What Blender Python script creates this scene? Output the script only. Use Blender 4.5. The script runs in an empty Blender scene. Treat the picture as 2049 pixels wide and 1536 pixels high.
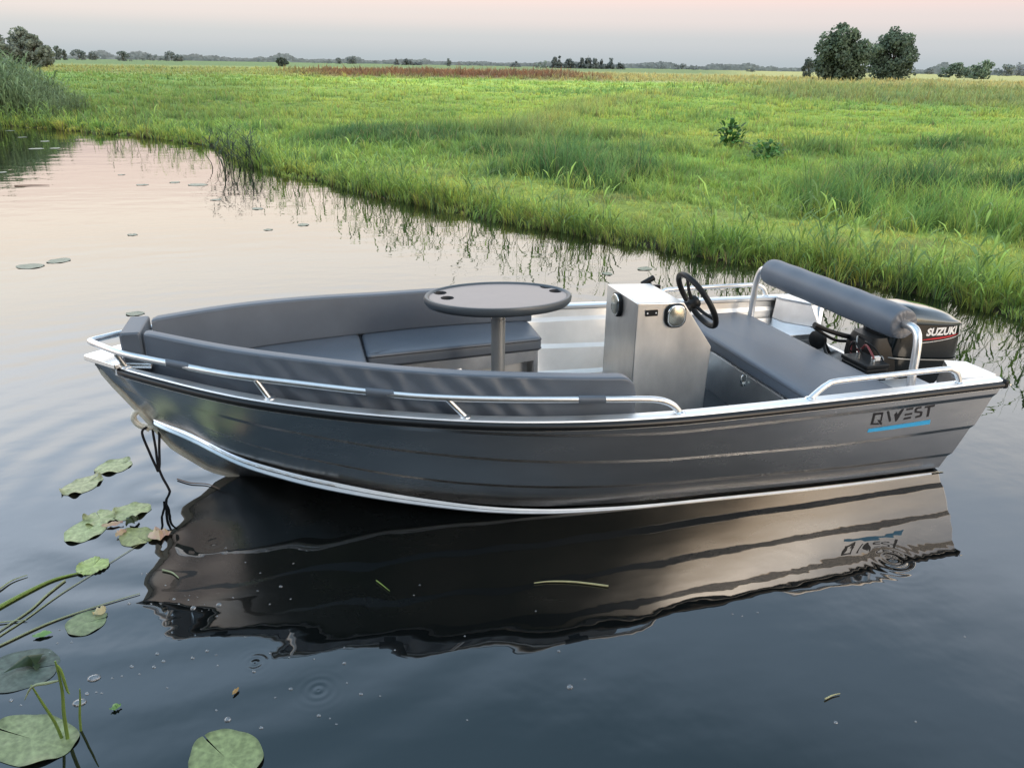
import bpy, math, random
import numpy as np
from mathutils import Vector, Matrix
random.seed(7)
RNG = np.random.default_rng(11)
SC = bpy.context.scene
COL = SC.collection
HE = math.radians(-1.1676)          # the boat lies slightly heeled to starboard
RH = Matrix.Rotation(HE, 4, 'X')
PI = math.pi

# ------------------------------------------------------------------ materials
MATS = {}
def new_mat(name):
    m = bpy.data.materials.new(name); m.use_nodes = True
    nt = m.node_tree; nt.nodes.clear()
    out = nt.nodes.new('ShaderNodeOutputMaterial')
    MATS[name] = m
    return m, nt, out
def N(nt, t, **kw):
    n = nt.nodes.new(t)
    for k, v in kw.items():
        if k in n.inputs: n.inputs[k].default_value = v
        else: setattr(n, k, v)
    return n
def L(nt, a, b): nt.links.new(a, b)

def pbr(name, color, rough=.5, metal=0., noise=0., nscale=8., bump=0., bscale=40., spec=.5,
        stretch=(1, 1, 1), coat=0., rvar=0., sheen=0., color2=None, bdist=.002):
    m, nt, out = new_mat(name)
    b = N(nt, 'ShaderNodeBsdfPrincipled')
    b.inputs['Base Color'].default_value = (*color, 1)
    b.inputs['Roughness'].default_value = rough
    b.inputs['Metallic'].default_value = metal
    b.inputs['Specular IOR Level'].default_value = spec
    b.inputs['Coat Weight'].default_value = coat
    L(nt, b.outputs[0], out.inputs[0])
    tc = N(nt, 'ShaderNodeTexCoord'); mp = N(nt, 'ShaderNodeMapping')
    mp.inputs['Scale'].default_value = stretch
    L(nt, tc.outputs['Object'], mp.inputs[0])
    if noise or rvar or color2:
        n = N(nt, 'ShaderNodeTexNoise'); n.inputs['Scale'].default_value = nscale
        n.inputs['Detail'].default_value = 6; n.inputs['Roughness'].default_value = .65
        L(nt, mp.outputs[0], n.inputs['Vector'])
        mr = N(nt, 'ShaderNodeMapRange'); mr.inputs[1].default_value = .3; mr.inputs[2].default_value = .7
        L(nt, n.outputs['Fac'], mr.inputs[0])
        mx = N(nt, 'ShaderNodeMix', data_type='RGBA')
        c2 = color2 if color2 else tuple(c * (1 - noise) for c in color)
        mx.inputs[6].default_value = (*c2, 1); mx.inputs[7].default_value = (*[min(1, c * (1 + (0 if color2 else noise * .6))) for c in color], 1)
        L(nt, mr.outputs[0], mx.inputs[0]); L(nt, mx.outputs[2], b.inputs['Base Color'])
        if rvar:
            m2 = N(nt, 'ShaderNodeMapRange'); m2.inputs[3].default_value = rough - rvar; m2.inputs[4].default_value = rough + rvar
            L(nt, n.outputs['Fac'], m2.inputs[0]); L(nt, m2.outputs[0], b.inputs['Roughness'])
    if bump:
        n2 = N(nt, 'ShaderNodeTexNoise'); n2.inputs['Scale'].default_value = bscale; n2.inputs['Detail'].default_value = 4
        L(nt, mp.outputs[0], n2.inputs['Vector'])
        bp = N(nt, 'ShaderNodeBump'); bp.inputs['Strength'].default_value = bump; bp.inputs['Distance'].default_value = bdist
        L(nt, n2.outputs['Fac'], bp.inputs['Height']); L(nt, bp.outputs[0], b.inputs['Normal'])
    return m

M_HULL = pbr('hull_aluminium', (.52, .525, .535), .26, 1., noise=.13, nscale=2.2, rvar=.07, bump=.10, bscale=3.0, stretch=(.6, 1, 2.5), bdist=.01)
M_ALU = pbr('aluminium', (.76, .77, .78), .34, 1., noise=.10, nscale=9, rvar=.09, bump=.08, bscale=60, bdist=.001)
M_ALUB = pbr('bright_aluminium', (.86, .86, .86), .27, 1., noise=.05, nscale=18, rvar=.07, bump=.12, bscale=25, stretch=(.3, 1, 1))
M_TUBE = pbr('tube_aluminium', (.83, .835, .84), .38, 1., noise=.06, nscale=30, rvar=.07, bump=.15, bscale=160, bdist=.0006)
M_GUN = pbr('gunwale_aluminium', (.90, .91, .92), .50, 1., noise=.05, nscale=10, rvar=.05, stretch=(.4, 1, 1))
M_CONS = pbr('brushed_console', (.74, .73, .71), .40, 1., noise=.14, nscale=7, rvar=.10, bump=.10, bscale=14, stretch=(1, 1, .5), bdist=.003)
M_INNER = pbr('inner_aluminium', (.92, .91, .885), .44, 1., noise=.08, nscale=5, rvar=.08, bump=.08, bscale=8, bdist=.003)
M_RUB = pbr('black_rubber', (.008, .009, .011), .34, 0., rvar=.05, nscale=20, noise=.2)
M_BLK = pbr('black_plastic', (.010, .011, .012), .45, 0., rvar=.08, nscale=30, noise=.2, spec=.25, bump=.1, bscale=300, bdist=.0004)
M_COWL = pbr('gloss_black', (.004, .007, .009), .12, 0., coat=.1, noise=.1, nscale=3, spec=.3)
M_FLOOR = pbr('grey_deck_mat', (.045, .052, .062), .75, 0., noise=.25, nscale=40, bump=.5, bscale=260, bdist=.001)
M_VIN = pbr('grey_vinyl', (.104, .126, .158), .44, 0., noise=.10, nscale=6, bump=.22, bscale=420, rvar=.06, bdist=.0006)
M_TOPR = pbr('table_rim', (.062, .076, .090), .38, 0., noise=.08, nscale=12, bump=.2, bscale=300, bdist=.0004)
M_TOP = pbr('table_surface', (.34, .285, .265), .40, 0., noise=.22, nscale=9, rvar=.12, color2=(.26, .22, .21), bump=.1, bscale=120, bdist=.0005)
M_POST = pbr('post_grey', (.36, .37, .37), .38, .7, noise=.06, nscale=14)
M_BLUE = pbr('blue_decal', (.05, .42, .80), .4, 0.)
M_DEC = pbr('black_decal', (.008, .008, .012), .35, 0.)
M_SEAM = pbr('seam_grey', (.12, .13, .135), .35, .4)
M_LID = pbr('gloss_lid', (.05, .068, .078), .10, .7, coat=1., noise=.1, nscale=3)
M_WHITE = pbr('white_decal', (.82, .82, .82), .4, 0.)
M_RED = pbr('red_decal', (.55, .02, .03), .4, 0.)
M_REDC = pbr('red_cable', (.20, .03, .035), .45, 0., noise=.3, nscale=60)
M_CHR = pbr('chrome', (.75, .76, .74), .16, 1., noise=.05, nscale=20)
M_SPK = pbr('speaker_face', (.40, .41, .37), .25, .8, noise=.2, nscale=30)
M_BRASS = pbr('brass', (.55, .48, .25), .3, 1.)
M_ROPE = pbr('black_rope', (.008, .008, .012), .8, 0., bump=.8, bscale=300, bdist=.002)
M_KEEL = pbr('keel_alu', (.80, .78, .70), .45, .15, noise=.25, nscale=14, rvar=.12, bump=.3, bscale=70)
M_WELD = pbr('weld_alu', (.88, .88, .88), .34, 1., bump=1., bscale=90, bdist=.004)
M_DARK = pbr('dark_recess', (.02, .022, .026), .7, 0.)
M_CAPR = pbr('gathered_vinyl', (.15, .155, .17), .42, 0., bump=.3, bscale=60, bdist=.003)

# diagonal soft folds in the outer side of the near backrest
def fold_vinyl():
    m = M_VIN.copy(); m.name = 'grey_vinyl_folds'
    nt = m.node_tree; b = next(n for n in nt.nodes if n.type == 'BSDF_PRINCIPLED')
    old = next(n for n in nt.nodes if n.type == 'BUMP')
    tc = next(n for n in nt.nodes if n.type == 'TEX_COORD')
    mp = N(nt, 'ShaderNodeMapping'); mp.inputs['Scale'].default_value = (1, 0, .85)
    L(nt, tc.outputs['Object'], mp.inputs[0])
    w = N(nt, 'ShaderNodeTexWave', bands_direction='DIAGONAL'); w.inputs['Scale'].default_value = 5.0; w.inputs['Distortion'].default_value = 3.2
    w.inputs['Detail'].default_value = 1.5; w.inputs['Detail Scale'].default_value = 1.2
    L(nt, mp.outputs[0], w.inputs['Vector'])
    sx = N(nt, 'ShaderNodeSeparateXYZ'); L(nt, tc.outputs['Object'], sx.inputs[0])
    a = N(nt, 'ShaderNodeMapRange', interpolation_type='SMOOTHSTEP'); a.inputs[1].default_value = -1.45; a.inputs[2].default_value = -.8
    L(nt, sx.outputs[0], a.inputs[0])
    c = N(nt, 'ShaderNodeMapRange', interpolation_type='SMOOTHSTEP'); c.inputs[1].default_value = .22; c.inputs[2].default_value = -.02; 
    L(nt, sx.outputs[0], c.inputs[0])
    mu = N(nt, 'ShaderNodeMath', operation='MULTIPLY'); L(nt, a.outputs[0], mu.inputs[0]); L(nt, c.outputs[0], mu.inputs[1])
    sn = N(nt, 'ShaderNodeSeparateXYZ'); L(nt, tc.outputs['Normal'], sn.inputs[0]); ny = N(nt, 'ShaderNodeMapRange'); ny.inputs[1].default_value = -.4; ny.inputs[2].default_value = -.7; L(nt, sn.outputs[1], ny.inputs[0])
    m4 = N(nt, 'ShaderNodeMath', operation='MULTIPLY'); L(nt, mu.outputs[0], m4.inputs[0]); L(nt, ny.outputs[0], m4.inputs[1]); mu = m4
    m3 = N(nt, 'ShaderNodeMath', operation='MULTIPLY'); L(nt, w.outputs['Fac'], m3.inputs[0]); L(nt, mu.outputs[0], m3.inputs[1])
    bp = N(nt, 'ShaderNodeBump'); bp.inputs['Strength'].default_value = .42; bp.inputs['Distance'].default_value = .03
    L(nt, m3.outputs[0], bp.inputs['Height']); L(nt, old.outputs[0], bp.inputs['Normal']); L(nt, bp.outputs[0], b.inputs['Normal'])
    return m
M_PIPE = pbr('dark_piping', (.05, .058, .072), .45)
M_VINF = fold_vinyl()

def foliage_mat(name, trans=.35, rough=.55, spec=.25, vnoise=0.):
    m, nt, out = new_mat(name)
    at = N(nt, 'ShaderNodeAttribute', attribute_name='Col')
    b = N(nt, 'ShaderNodeBsdfPrincipled'); b.inputs['Roughness'].default_value = rough
    b.inputs['Specular IOR Level'].default_value = spec
    t = N(nt, 'ShaderNodeBsdfTranslucent')
    mx = N(nt, 'ShaderNodeMixShader'); mx.inputs[0].default_value = trans
    L(nt, at.outputs['Color'], b.inputs['Base Color']); L(nt, at.outputs['Color'], t.inputs['Color'])
    L(nt, b.outputs[0], mx.inputs[1]); L(nt, t.outputs[0], mx.inputs[2]); L(nt, mx.outputs[0], out.inputs[0])
    return m
M_GRASS = foliage_mat('grass_blade', .35)
M_LEAF = foliage_mat('tree_leaf', .25, .6)
M_BARK = pbr('bark', (.07, .055, .04), .9, 0., noise=.4, nscale=20, bump=.8, bscale=30, bdist=.02)

# ------------------------------------------------------------------ mesh builder
class MB:
    def __init__(s): s.v = []; s.f = []
    def add(s, vs, fs):
        o = len(s.v); s.v += [tuple(map(float, p)) for p in vs]; s.f += [tuple(i + o for i in f) for f in fs]; return s
    def box(s, c, d, rot=None):
        hx, hy, hz = d[0] / 2, d[1] / 2, d[2] / 2
        vs = [Vector((x, y, z)) for x in (-hx, hx) for y in (-hy, hy) for z in (-hz, hz)]
        if rot: vs = [rot @ p for p in vs]
        vs = [p + Vector(c) for p in vs]
        return s.add(vs, [(0, 1, 3, 2), (4, 6, 7, 5), (0, 4, 5, 1), (2, 3, 7, 6), (0, 2, 6, 4), (1, 5, 7, 3)])
    def prism(s, poly, a, b, axis='y', cap=True):
        """poly: 2d points; extruded along axis from a to b"""
        def P(p, t):
            return {'y': (p[0], t, p[1]), 'z': (p[0], p[1], t), 'x': (t, p[0], p[1])}[axis]
        n = len(poly)
        vs = [P(p, a) for p in poly] + [P(p, b) for p in poly]
        fs = [(i, (i + 1) % n, n + (i + 1) % n, n + i) for i in range(n)]
        fs += [tuple(range(n))[::-1], tuple(range(n, 2 * n))]
        return s.add(vs, fs)
    def tube(s, pts, r, seg=14, smooth=0, cap=True):
        pts = [Vector(p) for p in pts]
        if smooth: pts = catmull(pts, smooth)
        rs = r if isinstance(r, (list, tuple)) else [r] * len(pts)
        if len(rs) != len(pts): rs = list(np.interp(np.linspace(0, 1, len(pts)), np.linspace(0, 1, len(rs)), rs))
        up = None; vs = []
        for i, p in enumerate(pts):
            t = (pts[min(i + 1, len(pts) - 1)] - pts[max(i - 1, 0)]).normalized()
            if up is None: up = t.orthogonal().normalized()
            else:
                up = (up - t * up.dot(t)); up = up.normalized() if up.length > 1e-6 else t.orthogonal().normalized()
            w = t.cross(up)
            for k in range(seg):
                a = 2 * PI * k / seg
                vs.append(p + (up * math.cos(a) + w * math.sin(a)) * rs[i])
        fs = []
        for i in range(len(pts) - 1):
            for k in range(seg):
                k2 = (k + 1) % seg
                fs.append((i * seg + k, i * seg + k2, (i + 1) * seg + k2, (i + 1) * seg + k))
        if cap:
            fs.append(tuple(range(seg))[::-1]); fs.append(tuple((len(pts) - 1) * seg + k for k in range(seg)))
        return s.add(vs, fs)
    def loft(s, rings, cap=True, closed=False):
        n = len(rings[0]); vs = [p for r in rings for p in r]; fs = []
        m = len(rings)
        for i in range(m if closed else m - 1):
            j = (i + 1) % m
            for k in range(n):
                k2 = (k + 1) % n
                fs.append((i * n + k, i * n + k2, j * n + k2, j * n + k))
        if cap and not closed:
            fs.append(tuple(range(n))[::-1]); fs.append(tuple((m - 1) * n + k for k in range(n)))
        return s.add(vs, fs)
    def grid(s, rows, flip=False):
        n = len(rows[0]); vs = [p for r in rows for p in r]; fs = []
        for i in range(len(rows) - 1):
            for k in range(n - 1):
                q = (i * n + k, i * n + k + 1, (i + 1) * n + k + 1, (i + 1) * n + k)
                fs.append(q[::-1] if flip else q)
        return s.add(vs, fs)
    def lathe(s, prof, c=(0, 0, 0), seg=40, sx=1., sy=1., rot=None):
        rings = []
        for r, z in prof:
            ring = [Vector((r * sx * math.cos(2 * PI * k / seg), r * sy * math.sin(2 * PI * k / seg), z)) for k in range(seg)]
            if rot: ring = [rot @ p for p in ring]
            rings.append([p + Vector(c) for p in ring])
        return s.loft(rings)

def catmull(pts, sub):
    P = [Vector(p) for p in pts]; out = []
    for i in range(len(P) - 1):
        p0 = P[max(i - 1, 0)]; p1 = P[i]; p2 = P[i + 1]; p3 = P[min(i + 2, len(P) - 1)]
        for k in range(sub):
            t = k / sub
            out.append(.5 * ((2 * p1) + (p2 - p0) * t + (2 * p0 - 5 * p1 + 4 * p2 - p3) * t * t + (3 * p1 - p0 - 3 * p2 + p3) * t ** 3))
    out.append(P[-1]); return out

def obj(name, mb, mat, parent=None, off=(0, 0, 0), bevel=0., seg=2, sharp=38, merge=False):
    me = bpy.data.meshes.new(name)
    me.from_pydata([(p[0] - off[0], p[1] - off[1], p[2] - off[2]) for p in mb.v], [], mb.f)
    me.validate(); me.update()
    import bmesh
    bm = bmesh.new(); bm.from_mesh(me)
    if merge: bmesh.ops.remove_doubles(bm, verts=bm.verts, dist=1e-5)
    bmesh.ops.recalc_face_normals(bm, faces=bm.faces); bm.to_mesh(me); bm.free()
    me.materials.append(mat)
    for p in me.polygons: p.use_smooth = True
    me.set_sharp_from_angle(angle=math.radians(sharp))
    o = bpy.data.objects.new(name, me); COL.objects.link(o)
    if parent: o.parent = parent
    if bevel:
        b = o.modifiers.new('bevel', 'BEVEL'); b.width = bevel; b.segments = seg; b.limit_method = 'ANGLE'; b.angle_limit = math.radians(35)
    return o

def tag(o, label=None, cat=None, group=None, kind=None):
    if label: o['label'] = label
    if cat: o['category'] = cat
    if group: o['group'] = group
    if kind: o['kind'] = kind
    return o

class Thing:
    """top-level Empty with its base at a boat-frame point; parts are given in boat-frame coordinates"""
    def __init__(s, name, label, cat, base=(0, 0, 0), group=None, boat=True):
        s.base = base; s.e = bpy.data.objects.new(name, None); COL.objects.link(s.e)
        s.e.empty_display_size = .1
        if boat:
            s.e.location = RH @ Vector(base); s.e.rotation_euler = (HE, 0, 0)
        else: s.e.location = base
        tag(s.e, label, cat, group)
    def part(s, name, mb, mat, parent=None, **kw):
        return obj(name, mb, mat, parent or s.e, off=s.base, **kw)

def single(name, mb, mat, label, cat, base=(0, 0, 0), group=None, boat=True, **kw):
    o = obj(name, mb, mat, None, off=base, **kw)
    if boat: o.location = RH @ Vector(base); o.rotation_euler = (HE, 0, 0)
    else: o.location = base
    return tag(o, label, cat, group)

def hermite(xs, ys, x):
    xs = np.asarray(xs, float); ys = np.asarray(ys, float)
    m = np.gradient(ys, xs)
    i = np.clip(np.searchsorted(xs, x) - 1, 0, len(xs) - 2)
    h = xs[i + 1] - xs[i]; t = np.clip((x - xs[i]) / h, 0, 1)
    return (2 * t**3 - 3 * t**2 + 1) * ys[i] + (t**3 - 2 * t**2 + t) * h * m[i] + (-2 * t**3 + 3 * t**2) * ys[i + 1] + (t**3 - t**2) * h * m[i + 1]

# ------------------------------------------------------------------ hull lines (x: 0 stern .. -4.44 bow, y: port negative)
def zs(x): return float(hermite([0, 1, 2, 2.5, 3, 3.5, 4, 4.47], [.518, .526, .545, .56, .582, .616, .660, .705], -x))
def ys(x): return float(hermite([0, .5, .97, 1.49, 1.938, 2.329, 2.695, 3.0, 3.448, 3.806, 4.108, 4.31, 4.44],
                                [.905, .925, .942, .962, .972, .950, .895, .818, .670, .505, .305, .150, .03], -x))
CXs = [.2, .783, 1.515, 2.147, 2.403, 2.687, 3.0, 3.313, 3.617, 3.846, 3.935, 4.002, 4.084, 4.193, 4.245]
CYs = [.855, .85, .815, .775, .743, .69, .605, .523, .425, .326, .262, .205, .144, .059, .006]
CZs = [-.014, -.014, -.014, -.012, -.006, .014, .051, .109, .178, .245, .275, .296, .32, .346, .359]
def yc(x): return float(hermite(CXs, CYs, -x))
def zc(x): return float(hermite(CXs, CZs, -x))
def stem(x):  # keel / stem height
    return float(np.interp(-x, [0, 2, 3, 3.5, 3.864, 4.0, 4.152, 4.282, 4.37, 4.437], [-.17, -.17, -.14, -.09, -.005, .058, .197, .416, .56, .685]))
RIB = [([0, .43, .55, .68, 1], [.11, .12, .085, .05, .045], .62, .72),
       ([0, .2, .42, .52, .62, .8, 1], [.48, .5, .45, .41, .375, .28, .2], .80, .92),
       ([0, .16, .4, .55, .65, .81, .87, .915, .95, 1], [.83, .825, .78, .73, .715, .65, .62, .55, .46, .36], .95, 1.0)]
def side(s, t, off=0., inset=0.):
    xa = -4.44 * s; xb = -.2 - 4.045 * s
    A = np.array([xa, ys(xa) - .012, zs(xa) - .036]); B = np.array([xb, max(yc(xb), .0), zc(xb)])
    if s > .97: A[1] = A[1] * (1 - (s - .97) / .03) + .012 * (s - .97) / .03
    P = A + (B - A) * t
    P[1] += (.010 * math.sin(PI * t) * min(1, (1 - s) * 6) + off - inset)
    P[2] -= off * .25
    P[1] = max(P[1], .004)
    return P
def rib_t(k, s): return float(np.interp(s, RIB[k][0], RIB[k][1]))
def rib_f(k, s): return float(np.clip((RIB[k][3] - s) / (RIB[k][3] - RIB[k][2] + 1e-6), 0, 1))
def side_rows(s):
    """lapped strakes: every rib is a small step inward with a shadowed underside"""
    d = .011; cum = 0.; out = [(0, 0)]; last = 0
    for k in range(3):
        r = max(rib_t(k, s), .042 + last); f = rib_f(k, s) * (.0125 if k < 2 else .0130)
        n = 1 if k == 0 else 5
        out += [(last + (r - .038 - last) * (i + 1) / (n + 1), cum) for i in range(n)]
        out += [(r - .038, cum), (r - .0290, cum), (r - .0265, cum), (r - .0240, cum - f * .05), (r + .0240, cum - f * .95), (r + .0265, cum - f), (r + .0290, cum - f), (r + .036, cum - f)]
        cum -= f; last = r + .036
    out += [(last + (1 - last) / 3, cum), (last + (1 - last) * 2 / 3, cum), (1, cum)]
    return out
SS = np.concatenate([np.linspace(0, .8, 64), np.linspace(.81, 1, 36)])
# ================================================================== THE BOAT
boat = Thing('motorboat', 'open silver aluminium boat with black rub rail and dark grey seating, floating in the foreground', 'motorboat')
hull = MB()
for sg in (-1, 1):
    rows = []
    for s in SS:
        rows.append([(P[0], sg * P[1], P[2]) for P in (side(s, t, o) for t, o in side_rows(s))])
    hull.grid(rows, flip=sg > 0)
    bot = []
    for s in SS:
        C = side(s, 1.0); xk = -.2 - 4.045 * s if s < .9 else -.2 - 4.045 * s
        K = np.array([xk, 0.006, stem(xk)])
        if s >= .995: K = C
        bot.append([tuple(np.array([1, sg, 1]) * (C + (K - C) * u + np.array([0, 0, -.012 * math.sin(PI * u)]) * min(1, (1 - s) * 5))) for u in np.linspace(0, 1, 7)])
    hull.grid(bot, flip=sg > 0)
boat.part('hull', hull, M_HULL, sharp=50, merge=True)

# inner skin
inner = MB()
for sg in (-1, 1):
    rows = []
    for s in SS[:-10]:
        rows.append([(P[0] * 1., sg * max(P[1], .02), P[2]) for P in (side(s, t, o, .028) for t, o in side_rows(s))])
    inner.grid(rows, flip=sg < 0)
boat.part('inner_lining', inner, M_INNER, sharp=60)

# floor
def inner_y(x, z):
    s = -x / 4.44
    t = 0
    a, b = side(s, 0), side(s, 1)
    t = (a[2] - z) / max(a[2] - b[2], 1e-3)
    return max(side(min(s, 1), min(max(t, 0), 1))[1] - .070, .01)
fl = MB(); xsf = np.linspace(-.42, -2.98, 28)
fl.grid([[(x, -inner_y(x, .07), .07), (x, 0, .07), (x, inner_y(x, .07), .07)] for x in xsf])
boat.part('floor', fl, M_FLOOR)

# gunwales, rub rails
for sg, nm in ((-1, 'port'), (1, 'starboard')):
    g = MB(); rings = []
    xg = np.concatenate([np.linspace(.004, -3.6, 60), np.linspace(-3.65, -4.33, 20)])
    for x in xg:
        y = ys(x); z = zs(x); w = .074 if x > -4 else .074 - (-(x) - 4) * .10
        pr = [(y - .004, z - .006), (y - .008, z), (y - w * .45, z + .003), (y - w + .012, z + .001), (y - w, z - .004), (y - w, z - .022), (y - w + .006, z - .024), (y - .03, z - .030), (y - .012, z - .046), (y - .002, z - .046), (y - .002, z - .040), (y - .010, z - .036)]
        rings.append([(x, sg * max(a, .004), b) for a, b in pr])
    g.loft(rings); boat.part('gunwale', g, M_GUN, sharp=30)
    rb = MB(); rings = []
    xr = np.concatenate([np.linspace(-.01, -3.6, 60), np.linspace(-3.65, -4.315, 20)])
    for x in xr:
        y = ys(x); z = zs(x) - .0225
        rings.append([(x, sg * (y - .006 + .022 * max(0, math.cos(a))), z - .003 + .0185 * math.sin(a)) for a in np.linspace(-PI / 2, PI / 2, 9)] + [(x, sg * (y - .0095), z + .012), (x, sg * (y - .0095), z - .012)])
    rb.loft(rings); boat.part('rub_rail', rb, M_RUB, sharp=50)
    # corner cap at the stern
    cp = MB().box((.006, sg * .893, .497), (.032, .052, .048)); boat.part('corner_cap', cp, M_BLK, bevel=.012, seg=3)
    sc_ = MB().lathe([(0.0001, 0), (.006, 0), (.006, .004), (.0001, .005)], (.02, sg * .922, .497), seg=10, rot=Matrix.Rotation(PI / 2 * sg * -1, 3, 'X'))
    boat.part('screw', sc_, M_CHR)
    # chine spray rail
    sp = MB(); rings = []
    for s in np.linspace(0.02, .994, 110):
        P = side(s, 1.0); w = float(np.interp(s, [0, .4, .6, .8, 1], [.0045, .008, .020, .036, .030]))
        x, y, z = P
        rings.append([(x, sg * (y - .002 + w * .18), z + w * .95), (x, sg * (y + w * .45), z + w * .50), (x, sg * (y + w * .42), z + w * .36), (x, sg * (y + w * .80), z), (x, sg * (y + w * .74), z - .006), (x, sg * (y - .004), z - .004)])
    sp.loft(rings); boat.part('spray_rail', sp, M_ALU, sharp=20)
    wl = MB(); wr = random.Random(3); wp = []
    for s in np.linspace(.79, .93, 60):
        P = side(s, 1.0); w = float(np.interp(s, [0, .4, .6, .8, 1], [.013, .016, .028, .044, .034])); wp.append(Vector((P[0], sg * (P[1] + w * .40), P[2] + w * .55)))
    wl.tube(wp, [wr.uniform(.0015, .0050) for _ in wp], 7); boat.part('weld_seam', wl, M_WELD)

# keel bar and stem
kb = MB(); rings = []
for x in list(np.linspace(-1.0, -3.6, 12)) + list(np.linspace(-3.7, -4.437, 22)):
    z = stem(x); z2 = stem(x - .01); n = Vector((z2 - z, 0, .01)).normalized()  # towards outside (down/forward)
    nd = Vector((-.01, 0, z2 - z)).normalized(); out = Vector((nd.z, 0, -nd.x)) * -1
    if out.z > 0: out = -out
    p = Vector((x, 0, z))
    h = .016
    rings.append([tuple(p + Vector((0, -h, 0))), tuple(p + Vector((0, -h * .6, 0)) + out * .020), tuple(p + Vector((0, h * .6, 0)) + out * .020), tuple(p + Vector((0, h, 0))), tuple(p - out * .01)])
kb.loft(rings); boat.part('keel_bar', kb, M_KEEL)

# bow plate
bp = MB().prism([(-4.480, -.006), (-4.480, .006), (-4.318, .172), (-4.29, .150), (-4.16, .19), (-4.16, -.19), (-4.29, -.150), (-4.318, -.172)], .684, .7085, axis='z')
bp.v = [(x, y, z + (-x - 4.3) * .02) for x, y, z in bp.v]
boat.part('bow_plate', bp, M_ALUB, bevel=.004)
te = MB().tube([(-4.262, 0, .408), (-4.300, 0, .404), (-4.318, 0, .372), (-4.300, 0, .334), (-4.262, 0, .316), (-4.212, 0, .318)], .015, 10, smooth=5)
te.box((-4.235, 0, .345), (.012, .02, .11), Matrix.Rotation(math.radians(32), 3, 'Y'))
boat.part('towing_eye', te, M_KEEL)

# transom: raked plate with the engine cut-out
_sd = [side(0, t, o) for t, o in side_rows(0)]
tr_poly = [(-.66, .505), (-.60, .50), (-.50, .30), (.50, .30), (.60, .50), (.66, .505), (.88, .505)] + [(P[1] - .003, P[2]) for P in _sd[1:]] + [(0, -.17)] + [(-P[1] + .003, P[2]) for P in _sd[1:][::-1]] + [(-.88, .505)]
tm = MB()
def trx(z): return -(.482 - z) * .403 + .002
n = len(tr_poly)
vs = [(trx(z), y, z) for y, z in tr_poly] + [(trx(z) - .028, y, z) for y, z in tr_poly]
tm.add(vs, [tuple(range(n)), tuple(range(n, 2 * n))[::-1]] + [(i, (i + 1) % n, n + (i + 1) % n, n + i) for i in range(n)])
boat.part('transom', tm, M_ALU)
for sg in (-1, 1):
    # corner lid, its front panel with slanted inner edge, and the ledge below it
    lid = MB().prism([(.002, sg * .845), (-.222, sg * .835), (-.215, sg * .775), (-.10, sg * .595), (.006, sg * .64)], .512, .529, axis='z')
    boat.part('corner_lid', lid, M_ALU, bevel=.002)
    fp = MB()
    q = [(-.218, .83, .514), (-.205, .772, .514), (-.094, .59, .514), (-.06, .535, .372), (-.222, .71, .372), (-.232, .83, .372)]
    q2 = [(x + .006, y, z) for x, y, z in q]
    fp.add([(x, sg * y, z) for x, y, z in q] + [(x, sg * y, z) for x, y, z in q2], [tuple(range(6)), tuple(range(6, 12))[::-1]] + [(i, (i + 1) % 6, 6 + (i + 1) % 6, 6 + i) for i in range(6)])
    ip = [(-.094, .59, .514), (.006, .635, .514), (-.045, .54, .372), (-.06, .535, .372)]
    fp.add([(x, sg * y, z) for x, y, z in ip] + [(x, sg * (y + .005), z) for x, y, z in ip], [(0, 1, 2, 3), (7, 6, 5, 4), (0, 4, 5, 1), (1, 5, 6, 2), (2, 6, 7, 3), (3, 7, 4, 0)])
    boat.part('corner_panel', fp, M_ALU)
    ld = MB().prism([(-.47, sg * .43), (-.47, sg * .835), (-.10, sg * .83), (-.10, sg * .43)], .33, .37, axis='z')
    ld.box((-.28, sg * .436, .20), (.38, .008, .26))
    boat.part('stern_locker', ld, M_ALU, bevel=.003)
# engine well bottom between the lockers
ew = MB().box((-.27, 0, .085), (.32, .86, .012)); boat.part('well_floor', ew, M_ALU)
fit = MB().lathe([(.0001, 0), (.050, 0), (.062, .010), (.062, .035), (.045, .045), (.0001, .046)], (-.215, .30, .375), seg=28, rot=Matrix.Rotation(-PI / 2, 3, 'Y') @ Matrix.Rotation(.25, 3, 'X'))
fit.tube([(-.215, .30, .375), (-.16, .31, .33), (-.12, .31, .27)], .012, 10)
boat.part('cable_guide', fit, M_BLK, sharp=30)

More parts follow.
